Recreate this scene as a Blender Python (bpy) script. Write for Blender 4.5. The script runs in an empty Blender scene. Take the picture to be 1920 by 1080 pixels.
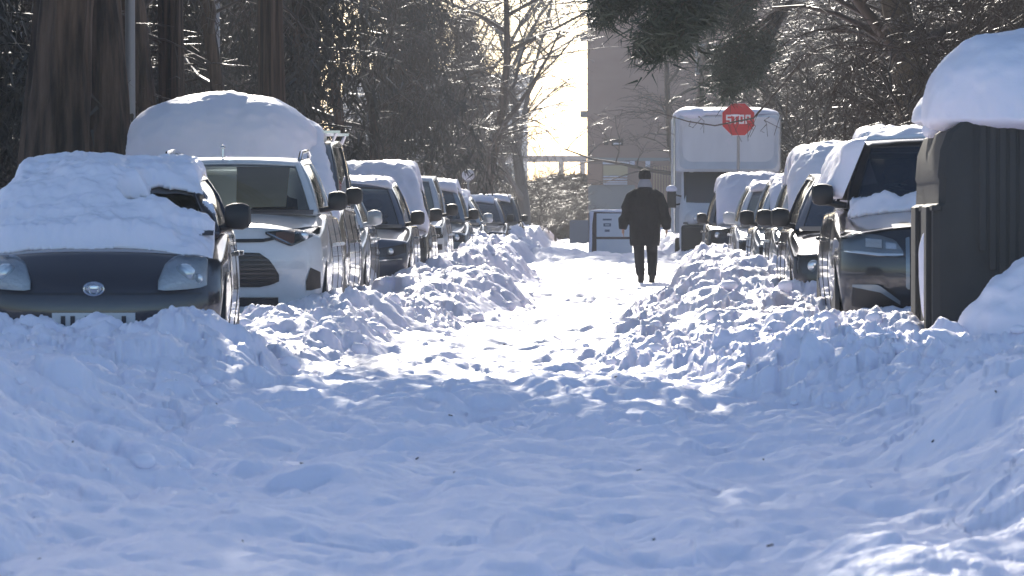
import bpy, bmesh, math, random
import numpy as np
from mathutils import Vector, Matrix
from mathutils.bvhtree import BVHTree
R = math.radians
scn = bpy.context.scene
COL = scn.collection
# ------------------------------------------------------------------ camera
FPX, VX, HY, CAMH = 9000.0, 1130.0, 410.0, 1.05      # telephoto: focal length in pixels, horizon, eye height
cam = bpy.data.cameras.new('camera'); camo = bpy.data.objects.new('camera', cam); COL.objects.link(camo)
cam.sensor_width = 36; cam.lens = FPX / 1920 * 36
camo.location = (0, 0, CAMH)
camo.rotation_euler = (R(90) - math.atan((540 - HY) / FPX), 0, math.atan((VX - 960) / FPX))
cam.clip_start = 0.5; cam.clip_end = 9000
cam.dof.use_dof = True; cam.dof.focus_distance = 52; cam.dof.aperture_fstop = 14
scn.camera = camo
def PX(px, d): return (px - VX) * d / FPX
def PZ(py, d): return CAMH + (HY - py) * d / FPX
# ------------------------------------------------------------------ sky, sun, exposure
SUN_EL, SUN_AZ = R(25), R(-5)                          # ahead of the camera, a little to the left
w = bpy.data.worlds.new('World'); scn.world = w; w.use_nodes = True
wn = w.node_tree.nodes; wl = w.node_tree.links; wn.clear()
sky = wn.new('ShaderNodeTexSky'); sky.sky_type = 'NISHITA'; sky.sun_disc = False
sky.sun_elevation = SUN_EL; sky.sun_rotation = SUN_AZ; sky.air_density = .92; sky.dust_density = 1.2; sky.ozone_density = 2.6
bg = wn.new('ShaderNodeBackground'); bg.inputs['Strength'].default_value = 0.15
wo = wn.new('ShaderNodeOutputWorld'); wl.new(sky.outputs[0], bg.inputs[0]); wl.new(bg.outputs[0], wo.inputs[0])
sl = bpy.data.lights.new('sun', 'SUN'); sl.energy = 5.0; sl.angle = R(0.5); sl.color = (1.0, 0.93, 0.82)
so = bpy.data.objects.new('sun', sl); COL.objects.link(so)
sd = Vector((math.sin(SUN_AZ) * math.cos(SUN_EL), math.cos(SUN_AZ) * math.cos(SUN_EL), math.sin(SUN_EL)))
so.rotation_euler = sd.to_track_quat('Z', 'Y').to_euler()
scn.view_settings.view_transform = 'Standard'; scn.view_settings.look = 'None'
scn.view_settings.gamma = 1; scn.view_settings.use_curve_mapping = False
scn.view_settings.exposure = 0.42
scn.cycles.use_denoising = True
scn.cycles.max_bounces = 8; scn.cycles.volume_bounces = 0
scn.cycles.transparent_max_bounces = 16
scn.cycles.volume_step_rate = 4

# ------------------------------------------------------------------ helpers
def _hash(ix, iy, seed):
    h = (ix.astype(np.int64) * 374761393 + iy.astype(np.int64) * 668265263 + seed * 1442695041) & 0xffffffff
    h = ((h ^ (h >> 13)) * 1274126177) & 0xffffffff
    h = ((h ^ (h >> 16)) * 2246822519) & 0xffffffff
    return ((h ^ (h >> 15)) & 0xffffff) / float(0xffffff)
def vn(x, y, seed=0):                                   # value noise in 0..1
    x = np.asarray(x, float); y = np.asarray(y, float)
    ix = np.floor(x); iy = np.floor(y); fx = x - ix; fy = y - iy
    fx = fx * fx * fx * (fx * (fx * 6 - 15) + 10); fy = fy * fy * fy * (fy * (fy * 6 - 15) + 10)
    a = _hash(ix, iy, seed); b = _hash(ix + 1, iy, seed); c = _hash(ix, iy + 1, seed); d = _hash(ix + 1, iy + 1, seed)
    return (a * (1 - fx) + b * fx) * (1 - fy) + (c * (1 - fx) + d * fx) * fy
def fbm(x, y, seed=0, octv=4, gain=.5):
    s = 0; a = 1; t = 0
    c, sn = math.cos(.6), math.sin(.6)
    for k in range(octv):
        s = s + a * (vn(x, y, seed + k * 17) - .5); t += a; a *= gain
        x, y = (x * c - y * sn) * 2.03 + 11.3, (x * sn + y * c) * 2.03 + 5.7
    return s / t * 2
def clods(x, y, seed, jit=.9):                          # rounded lumps, one per cell, 0..1
    ix = np.floor(x); iy = np.floor(y); best = np.zeros(np.shape(x))
    for dx in (-1, 0, 1):
        for dy in (-1, 0, 1):
            cx = ix + dx; cy = iy + dy
            px = cx + .5 + jit * (_hash(cx, cy, seed) - .5); py = cy + .5 + jit * (_hash(cx, cy, seed + 5) - .5)
            r = .35 + .5 * _hash(cx, cy, seed + 9); hh = .3 + .7 * _hash(cx, cy, seed + 13)
            asp = .65 + .7 * _hash(cx, cy, seed + 21)
            d2 = (((x - px) * asp) ** 2 + ((y - py) / asp) ** 2) / (r * r)
            best = np.maximum(best, hh * np.sqrt(np.clip(1 - d2, 0, 1)))
    return best
def plates(x, y, seed):                                 # broken slabs: each cell is a tilted flat piece
    ix = np.floor(x); iy = np.floor(y); bd = np.full(np.shape(x), 9.0); val = np.zeros(np.shape(x))
    for dx in (-1, 0, 1):
        for dy in (-1, 0, 1):
            cx = ix + dx; cy = iy + dy
            px = cx + .5 + .9 * (_hash(cx, cy, seed) - .5); py = cy + .5 + .9 * (_hash(cx, cy, seed + 5) - .5)
            d2 = (x - px) ** 2 + (y - py) ** 2
            v = _hash(cx, cy, seed + 9) + 1.3 * (_hash(cx, cy, seed + 11) - .5) * (x - px) + 1.3 * (_hash(cx, cy, seed + 15) - .5) * (y - py)
            m = d2 < bd; bd = np.where(m, d2, bd); val = np.where(m, v, val)
    return val
def sst(a, b, x):
    t = np.clip((x - a) / (b - a), 0, 1); return t * t * (3 - 2 * t)

def fast_mesh(name, verts, faces, smooth=True):         # faces: M x 3 or M x 4 array
    verts = np.asarray(verts, np.float32); faces = np.asarray(faces, np.int32); k = faces.shape[1]
    me = bpy.data.meshes.new(name)
    me.vertices.add(len(verts)); me.vertices.foreach_set('co', verts.ravel())
    me.loops.add(faces.size); me.loops.foreach_set('vertex_index', faces.ravel())
    me.polygons.add(len(faces)); me.polygons.foreach_set('loop_start', np.arange(0, faces.size, k, dtype=np.int32))
    me.polygons.foreach_set('loop_total', np.full(len(faces), k, np.int32))
    me.polygons.foreach_set('use_smooth', np.full(len(faces), smooth, bool))
    me.update(calc_edges=True); return me
def link(name, me, mat=None, parent=None, loc=None):
    o = bpy.data.objects.new(name, me); COL.objects.link(o)
    if mat is not None and me is not None and not me.materials: me.materials.append(mat)
    if parent is not None: o.parent = parent
    if loc is not None: o.location = loc
    return o
def tag(o, label, cat, group=None):
    o['label'] = label; o['category'] = cat
    if group: o['group'] = group
    return o
def empty(name, label, cat, loc=(0, 0, 0), rz=0, group=None):
    o = bpy.data.objects.new(name, None); COL.objects.link(o); o.location = loc; o.rotation_euler = (0, 0, rz)
    return tag(o, label, cat, group)
def struct(o): o['kind'] = 'structure'; return o
def copy_tree(o, parent=None):
    c = o.copy(); COL.objects.link(c); c.parent = parent
    for ch in list(o.children): copy_tree(ch, c)
    return c

class MB:
    def __init__(s): s.v = []; s.f = []
    def add(s, vs, fs):
        b = len(s.v); s.v += [tuple(p) for p in vs]; s.f += [tuple(i + b for i in f) for f in fs]; return s
    def box(s, x0, x1, y0, y1, z0, z1, M=None):
        vs = [Vector((x, y, z)) for z in (z0, z1) for x, y in ((x0, y0), (x1, y0), (x1, y1), (x0, y1))]
        if M is not None: vs = [M @ p for p in vs]
        return s.add(vs, [(3, 2, 1, 0), (4, 5, 6, 7), (0, 1, 5, 4), (1, 2, 6, 5), (2, 3, 7, 6), (3, 0, 4, 7)])
    def tube(s, pts, rad, n=8, cap=True, sx=1.0):
        pts = [Vector(p) for p in pts]; rad = rad if isinstance(rad, (list, tuple)) else [rad] * len(pts)
        rings = []
        up = Vector((0, 0, 1))
        for i, p in enumerate(pts):
            t = (pts[min(i + 1, len(pts) - 1)] - pts[max(i - 1, 0)]).normalized()
            a = t.cross(up) if abs(t.dot(up)) < .95 else t.cross(Vector((0, 1, 0)))
            a.normalize(); b = a.cross(t).normalized()
            r = rad[i]; ra, rb = (r if isinstance(r, tuple) else (r, r))
            rings.append([p + a * math.cos(2 * math.pi * k / n) * ra + b * math.sin(2 * math.pi * k / n) * rb for k in range(n)])
        vs = [q for rg in rings for q in rg]; fs = []
        for i in range(len(rings) - 1):
            for k in range(n):
                fs.append((i * n + k, i * n + (k + 1) % n, (i + 1) * n + (k + 1) % n, (i + 1) * n + k))
        if cap: fs.append(tuple(range(n - 1, -1, -1))); fs.append(tuple((len(rings) - 1) * n + k for k in range(n)))
        return s.add(vs, fs)
    def ellipsoid(s, c, r, nu=16, nv=10, M=None):
        vs = []; fs = []
        for j in range(nv + 1):
            th = math.pi * j / nv
            for i in range(nu):
                ph = 2 * math.pi * i / nu
                p = Vector((r[0] * math.sin(th) * math.cos(ph), r[1] * math.sin(th) * math.sin(ph), r[2] * math.cos(th)))
                if M is not None: p = M @ p
                vs.append(Vector(c) + p)
        for j in range(nv):
            for i in range(nu):
                fs.append((j * nu + i, (j + 1) * nu + i, (j + 1) * nu + (i + 1) % nu, j * nu + (i + 1) % nu))
        return s.add(vs, fs)
    def mesh(s, name, smooth=True, ang=35):
        me = bpy.data.meshes.new(name); me.from_pydata(s.v, [], s.f)
        bm = bmesh.new(); bm.from_mesh(me); bmesh.ops.remove_doubles(bm, verts=bm.verts, dist=1e-5)
        bmesh.ops.recalc_face_normals(bm, faces=bm.faces); bm.to_mesh(me); bm.free()
        if smooth:
            me.polygons.foreach_set('use_smooth', [True] * len(me.polygons)); me.set_sharp_from_angle(angle=R(ang))
        return me
    def obj(s, name, mat, parent=None, smooth=True, bevel=0, ang=35):
        o = link(name, s.mesh(name, smooth, ang), mat, parent)
        if bevel:
            b = o.modifiers.new('bevel', 'BEVEL'); b.width = bevel; b.segments = 2; b.limit_method = 'ANGLE'; b.angle_limit = R(40)
        return o

# ------------------------------------------------------------------ materials
def mat(name, col, rough=.5, metal=0, coat=0, spec=.5, trans=0, bump=None, var=None, sss=0, coord='Object'):
    m = bpy.data.materials.new(name); m.use_nodes = True; nt = m.node_tree; b = nt.nodes['Principled BSDF']
    b.inputs['Base Color'].default_value = (*col, 1); b.inputs['Roughness'].default_value = rough
    b.inputs['Metallic'].default_value = metal; b.inputs['Coat Weight'].default_value = coat
    b.inputs['Coat Roughness'].default_value = .04; b.inputs['Specular IOR Level'].default_value = spec
    tc = nt.nodes.new('ShaderNodeTexCoord')
    if sss:
        b.inputs['Subsurface Weight'].default_value = sss; b.inputs['Subsurface Radius'].default_value = (.5, .6, .8)
        b.inputs['Subsurface Scale'].default_value = .05
    if var:                                              # var = (scale xyz, second colour, contrast)
        sc, c2, k = var
        mp = nt.nodes.new('ShaderNodeMapping'); mp.inputs['Scale'].default_value = sc
        n = nt.nodes.new('ShaderNodeTexNoise'); n.inputs['Scale'].default_value = 1; n.inputs['Detail'].default_value = 6
        rp = nt.nodes.new('ShaderNodeValToRGB'); rp.color_ramp.elements[0].position = .5 - k; rp.color_ramp.elements[1].position = .5 + k
        rp.color_ramp.elements[0].color = (*col, 1); rp.color_ramp.elements[1].color = (*c2, 1)
        nt.links.new(tc.outputs[coord], mp.inputs[0]); nt.links.new(mp.outputs[0], n.inputs[0])
        nt.links.new(n.outputs[0], rp.inputs[0]); nt.links.new(rp.outputs[0], b.inputs['Base Color'])
    if bump:                                             # bump = (scale xyz, strength, distance, detail)
        sc, st, di, de = bump
        mp = nt.nodes.new('ShaderNodeMapping'); mp.inputs['Scale'].default_value = sc
        n = nt.nodes.new('ShaderNodeTexNoise'); n.inputs['Scale'].default_value = 1; n.inputs['Detail'].default_value = de
        bp = nt.nodes.new('ShaderNodeBump'); bp.inputs['Strength'].default_value = st; bp.inputs['Distance'].default_value = di
        nt.links.new(tc.outputs[coord], mp.inputs[0]); nt.links.new(mp.outputs[0], n.inputs[0])
        nt.links.new(n.outputs[0], bp.inputs['Height']); nt.links.new(bp.outputs[0], b.inputs['Normal'])
    return m
def glassmat(name, tint, body, fac=.55):
    m = bpy.data.materials.new(name); m.use_nodes = True; nt = m.node_tree; nt.nodes.clear()
    out = nt.nodes.new('ShaderNodeOutputMaterial'); tr = nt.nodes.new('ShaderNodeBsdfTransparent'); gl = nt.nodes.new('ShaderNodeBsdfGlossy')
    tr.inputs[0].default_value = (*tint, 1); gl.inputs['Roughness'].default_value = .04
    df = nt.nodes.new('ShaderNodeBsdfDiffuse'); df.inputs[0].default_value = (*body, 1)
    m1 = nt.nodes.new('ShaderNodeMixShader'); m1.inputs[0].default_value = 1 - fac
    fr = nt.nodes.new('ShaderNodeFresnel'); fr.inputs[0].default_value = 1.5
    m2 = nt.nodes.new('ShaderNodeMixShader')
    nt.links.new(tr.outputs[0], m1.inputs[1]); nt.links.new(df.outputs[0], m1.inputs[2])
    nt.links.new(fr.outputs[0], m2.inputs[0]); nt.links.new(m1.outputs[0], m2.inputs[1]); nt.links.new(gl.outputs[0], m2.inputs[2])
    nt.links.new(m2.outputs[0], out.inputs[0]); return m
M = {}
M['snow'] = mat('snow', (.88, .845, .93), .55, spec=.3, sss=.35, var=((.9, .9, .9), (.84, .81, .90), .3), bump=((8, 8, 8), .55, .04, 9), coord='Object')
M['snow_fine'] = mat('snow_fine', (.88, .85, .93), .5, spec=.3, sss=.3, bump=((14, 14, 14), .4, .012, 8))
def paint(name, c, metal=.0, rough=.28): return mat(name, c, rough, metal, coat=1.0, bump=((1.5, 1.2, 4), .12, .03, 2), var=((6, 6, 9), tuple(x * .85 + .004 for x in c), .25))
M['navy'] = paint('navy', (.012, .011, .020)); M['white'] = paint('white', (.62, .65, .68)); M['grey'] = paint('grey', (.09, .085, .08), .5)
M['silver'] = paint('silver', (.42, .45, .47), .4); M['blue'] = paint('blue', (.03, .045, .085)); M['steel'] = paint('steel', (.16, .21, .25), .3)
M['black'] = paint('black', (.010, .011, .016)); M['truck'] = mat('truck', (.74, .75, .76), .45, bump=((1.2, 1.2, 1.2), .3, .05, 2), var=((3, 3, 1.2), (.62, .63, .65), .3))
M['trim'] = mat('trim', (.014, .014, .016), .5, bump=((80, 80, 80), .1, .002, 2)); M['rubber'] = mat('rubber', (.02, .02, .02), .8)
M['chrome'] = mat('chrome', (.6, .6, .62), .15, 1); M['lampbase'] = mat('lampbase', (.62, .64, .66), .3, .25, bump=((30, 4, 40), .4, .02, 1))
M['lampdark'] = mat('lampdark', (.05, .045, .05), .25, .3); M['amber'] = mat('amber', (.20, .075, .05), .3)
M['bulb'] = mat('bulb', (.75, .78, .8), .1, .6); M['glass'] = glassmat('glass', (.93, .96, .96), (.015, .02, .022), .95)
M['glassdim'] = glassmat('glassdim', (.62, .70, .74), (.07, .10, .155), .62); M['lens'] = glassmat('lens', (.96, .97, .98), (.4, .42, .43), .92); M['sideglass'] = glassmat('sideglass', (.3, .36, .38), (.01, .014, .015), .5)  # glassdim: blue diffuse colour stands in for sky reflected in the windshields
M['interior'] = mat('interior', (.025, .027, .032), .8); M['board'] = mat('board', (.72, .50, .30), .85, var=((2, 2, 12), (.62, .43, .26), .2))
M['plate'] = mat('plate', (.6, .6, .6), .5); M['ink'] = mat('ink', (.02, .02, .03), .5)
M['bin'] = mat('bin', (.028, .026, .024), .7, bump=((25, 25, 25), .2, .006, 4), var=((3, 3, 2), (.048, .045, .042), .3))
M['bark'] = mat('bark', (.022, .014, .011), .9, bump=((9, 9, 1.6), 1, .12, 6), var=((9, 9, .8), (.13, .085, .06), .12))
M['barklight'] = mat('barklight', (.09, .07, .045), .85, bump=((9, 9, 2), 1, .08, 6), var=((5, 5, 1), (.17, .13, .085), .18))
M['twig'] = mat('twig', (.042, .027, .019), .42, spec=.4, var=((.5, .5, .5), (.08, .052, .035), .2))
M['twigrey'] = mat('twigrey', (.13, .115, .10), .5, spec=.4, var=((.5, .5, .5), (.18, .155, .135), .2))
M['needle'] = mat('needle', (.012, .028, .016), .55, var=((1, 1, 1), (.028, .045, .022), .2))
M['cedar'] = mat('cedar', (.030, .030, .026), .5, var=((.7, .7, .7), (.06, .052, .04), .2))
M['hedge'] = mat('hedge', (.028, .021, .017), .8, var=((1.3, 1.3, 1.3), (.065, .05, .038), .25))
M['brick'] = mat('brick', (.36, .235, .18), .9, var=((.5, .5, 1.5), (.43, .30, .235), .3))
M['concrete'] = mat('concrete', (.30, .29, .28), .9, var=((.6, .6, .6), (.38, .37, .35), .3)); M['tan'] = mat('tan', (.62, .50, .30), .7)
M['shutter'] = mat('shutter', (.45, .28, .20), .6); M['winglass'] = mat('winglass', (.05, .06, .07), .1)
M['signred'] = mat('signred', (.55, .03, .04), .4); M['signwhite'] = mat('signwhite', (.75, .72, .74), .5); M['pole'] = mat('pole', (.34, .34, .35), .45, .3)
M['coat'] = mat('coat', (.006, .0065, .010), .9, bump=((9, 9, 5), .9, .06, 4)); M['trousers'] = mat('trousers', (.009, .010, .015), .9, bump=((12, 12, 5), .5, .02, 4))
M['scarf'] = mat('scarf', (.33, .34, .38), .95, bump=((60, 60, 60), .5, .01, 3)); M['skin'] = mat('skin', (.42, .26, .19), .55); M['boot'] = mat('boot', (.02, .02, .022), .7)
M['maroon'] = mat('maroon', (.06, .03, .032), .5); M['cabinet'] = mat('cabinet', (.72, .76, .78), .45, var=((4, 4, 4), (.64, .69, .73), .3)); M['inkgrey'] = mat('inkgrey', (.10, .14, .2), .6)
M['tower'] = mat('tower', (.34, .33, .33), .9)

# ------------------------------------------------------------------ snowy ground
ty = [0, 14, 17, 21, 27, 31, 32, 34, 36, 41, 44, 52, 60, 75, 110, 200, 500]
eLt = [-1.5, -1.5, -1.5, -1.6, -1.75, -1.9, -1.95, -1.62, -1.72, -1.42, -1.35, -.92, -1.05, -1.15, -1.5, -2.2, -2.2]
hLt = [.34, .36, .38, .30, .28, .26, .24, .22, .24, .24, .24, .30, .34, .42, .52, .52, .45]
ey2 = [0, 14, 22, 25, 27.5, 29.5, 32, 40, 47, 55, 60, 66, 80, 110, 200, 500]
eRt = [1.15, 1.15, 1.05, .95, .75, .25, -.12, -.20, .02, .35, .75, 1.0, 1.15, 1.3, 1.6, 1.6]
hRt = [.34, .34, .32, .28, .24, .20, .18, .18, .38, .44, .42, .40, .40, .40, .42, .45]
wRt = [.9, .9, .9, 1.0, 1.1, 1.3, 1.5, 1.5, 1.3, 1.1, .8, .7, .7, .7, .7, .7]
def berm(x, y):                                          # (smooth height, how much the ground is heaped snow)
    el = np.interp(y, ty, eLt) + .42 * fbm(y * .42, y * 0 + 3.1, 4, 3) + .10 * fbm(y * 2.1, y * 0 + 8, 9, 2)
    er = np.interp(y, ey2, eRt) + .30 * fbm(y * .5, y * 0 + 9.7, 5, 3)
    hl = np.interp(y, ty, hLt) * (1 + .75 * fbm(x * .6, y * .40, 21, 3)); hr = np.interp(y, ey2, hRt) * (1 + .6 * fbm(x * .6, y * .4, 22, 3))
    wr = np.interp(y, ey2, wRt)
    wl_ = (.40 + .7 * vn(x * 0 + 2, y * .6, 92)) + .7 * (1 - sst(24, 31, y))
    a = sst(0, 1, (el - x) / wl_); b = sst(0, 1, (x - er) / wr)
    far = sst(4.5, 7, np.abs(x + .3))
    h = hl * a * (1 - .48 * sst(.85, 1.7, el - x) * sst(30, 38, y)) + hr * b
    h = h * (1 - far * .35)
    return h, np.clip(sst(-.05, .3, el - x) + sst(-.1, .45, (x - er)), 0, 1), far
def ground_z(x, y, fine=True):
    x = np.asarray(x, float); y = np.asarray(y, float)
    h, m, far = berm(x, y)
    road = .07 * fbm(x * .8 + 3, y * .8, 31, 3) + .055 * fbm(x * 2.0, y * 1.7, 33, 4) - .03 * np.exp(-((x + .75) / .22) ** 2) - .03 * np.exp(-((x - .55) / .22) ** 2)
    z = h + road + .34 * np.exp(-((y - 99) / 7) ** 2) * (.7 + .6 * vn(x * .8, y * .2, 88)) * (1 - sst(1.4, 2.2, np.abs(x + .1))) * (1 - m * .8)
    if fine:
        wx = x + .10 * fbm(x * 4, y * 4, 51, 2); wy = y + .10 * fbm(x * 4 + 9, y * 4, 52, 2)
        big = vn(x * .9, y * .7, 67); pm_ = sst(.45, .7, vn(x * .8 + 5, y * .6, 68))
        lum = .20 * clods(wx * 1.7, wy * 1.3, 61) * big + .09 * clods(wx * 4.3 + .3, wy * 3.6, 62) + .045 * clods(wx * 9.5, wy * 8, 63) * (1 - big) * 1.6 + .02 * clods(wx * 21, wy * 17, 64)
        lum = lum * (1 - .45 * pm_) + pm_ * (.13 * plates(wx * 2.6, wy * 2.0, 69) + .05 * plates(wx * 7, wy * 6, 70))
        lum = lum + .05 * fbm(x * 6, y * 5, 65, 3)
        k = .55 + .9 * vn(x * .7, y * .6, 66)
        near = .6 + .4 * sst(23, 31, y)                # older, softer heaps close by
        z = z + m * (1 - far * .7) * k * near * (lum - .06)
        sm = (1 - m)
        tr_ = (.6 + 1.3 * vn(x * .6, y * .35, 83)) * (1.15 - .5 * sst(29, 36, y))
        z = z + sm * tr_ * (.040 * fbm(wx * 3.4, wy * 2.6, 84, 3) + .034 * clods(wx * 3.1, wy * 2.2, 80) * vn(x, y * .7, 85) * 1.6 - .030 * clods(wx * 3.6 + 7, wy * 1.9, 81) * (vn(x * 1.3, y, 82) > .5))
        z = z + sm * (.030 * clods(wx * 1.6, wy * 1.1, 71) + (.020 * clods(wx * 5, wy * 3, 72) + .010 * clods(wx * 11, wy * 7, 74)) * vn(x * 1.2, y * .6, 73) ** 2 * (.6 + .9 * sst(28, 33, y)))
        z = z + sm * (.008 * fbm(x * 15, y * 9, 75, 3) + .022 * (1 - np.abs(fbm(wx * 1.5, wy * 2.6, 78, 4)) * 2.2) * (.4 + vn(x * .5, y * .5, 79)))
    return z
def gz(x, y, fine=False): return float(ground_z(np.array([x]), np.array([y]), fine)[0])
uu = np.linspace(-.150, .112, 700)
ys = [2.0]
while ys[-1] < 11: ys.append(ys[-1] + .25)
while ys[-1] < 240: ys.append(ys[-1] + max(.018, ys[-1] * .00125))
while ys[-1] < 3500: ys.append(ys[-1] * 1.06)
ys = np.array(ys)
tl = np.linspace(1, 0, 26)[:-1] ** 2.2; tr = np.linspace(0, 1, 26)[1:] ** 2.2
core = uu[None, :] * np.clip(ys, 14, 260)[:, None]
lft = core[:, :1] + (-1 - ys[:, None] * .9 - 8) * tl[None, :]; rgt = core[:, -1:] + (1 + ys[:, None] * .9 + 8) * tr[None, :]
XX = np.concatenate([lft, core, rgt], 1); YY = np.repeat(ys[:, None], XX.shape[1], 1)
ZZ = ground_z(XX, YY)
ZZ = np.where(YY > 300, .2, ZZ)
nr, nc = XX.shape
idx = np.arange(nr * nc).reshape(nr, nc)
fc = np.stack([idx[:-1, :-1], idx[:-1, 1:], idx[1:, 1:], idx[1:, :-1]], -1).reshape(-1, 4)
g = link('snowy_ground', fast_mesh('snowy_ground', np.stack([XX, YY, ZZ], -1).reshape(-1, 3), fc), M['snow']); struct(g)
# loose clods of ploughed snow
rng = np.random.default_rng(5)
def ico(sub=1):
    bm = bmesh.new(); bmesh.ops.create_icosphere(bm, subdivisions=sub, radius=1)
    v = np.array([p.co[:] for p in bm.verts]); f = np.array([[q.index for q in t.verts] for t in bm.faces]); bm.free(); return v, f
iv, jf = ico(2)
cv = []; cf = []; base = 0
N = 0
for _ in range(9000):
    if N >= 1700: break
    d = 15 + 75 * rng.random() ** 1.1
    side = rng.random() < .5
    if side: x = np.interp(d, ty, eLt) - rng.random() ** 1.5 * 1.9 + .2
    else: x = np.interp(d, ey2, eRt) + rng.random() * 2.6
    if d < 30 and rng.random() < .75: continue
    r = .012 + .05 * rng.random() ** 3
    if d > 30: r *= 1.25
    _, m_, _f = berm(np.array([x]), np.array([d]))
    if m_[0] < .3 and r > .03: continue
    z = gz(x, d, True)
    n3 = 1 + .35 * (vn(iv[:, 0] * 1.7 + 31 * N, iv[:, 1] * 1.7 + iv[:, 2], N) - .5)
    v = iv * n3[:, None] * np.array([1, .6 + .6 * rng.random(), .55 + .4 * rng.random()]) * r
    a = rng.random() * 6.28; c, s_ = math.cos(a), math.sin(a)
    v = np.stack([v[:, 0] * c - v[:, 1] * s_, v[:, 0] * s_ + v[:, 1] * c, v[:, 2]], 1) + np.array([x, d, z + r * .25])
    cv.append(v); cf.append(jf + base); base += len(v); N += 1
o = link('snow_clods', fast_mesh('snow_clods', np.concatenate(cv), np.concatenate(cf)), M['snow_fine']); o['kind'] = 'stuff'
o['label'] = 'loose clods of ploughed snow scattered over the heaps beside the road'

# ------------------------------------------------------------------ cars
def wheel_mesh():
    pass
def prof(name, pts, n=28):                               # lathe round the x axis: pts (x, r)
    m = MB(); vs = []; fs = []
    for (x, r) in pts:
        for k in range(n): vs.append((x, r * math.cos(2 * math.pi * k / n), r * math.sin(2 * math.pi * k / n)))
    for j in range(len(pts) - 1):
        for k in range(n): fs.append((j * n + k, j * n + (k + 1) % n, (j + 1) * n + (k + 1) % n, (j + 1) * n + k))
    m.add(vs, fs); return m
TYRE = prof('tyre', [(-.1, .2), (-.1, .29), (-.075, .318), (.075, .318), (.1, .29), (.1, .2)]).mesh('tyre')
rm = prof('rim', [(-.06, .01), (-.06, .06), (.05, .08), (.05, .2), (.085, .205), (.085, .19)])
for k in range(5):
    a = 2 * math.pi * k / 5; Mx = Matrix.Rotation(a, 4, 'X')
    rm.box(.055, .09, -.03, .03, .03, .2, Mx)
RIM = rm.mesh('rim')
ARCH = prof('arch', [(0, .005), (.004, .37), (-.03, .375)]).mesh('arch')
for me_, mt_ in ((TYRE, 'rubber'), (RIM, 'chrome'), (ARCH, 'trim')): me_.materials.append(M[mt_])

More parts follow.
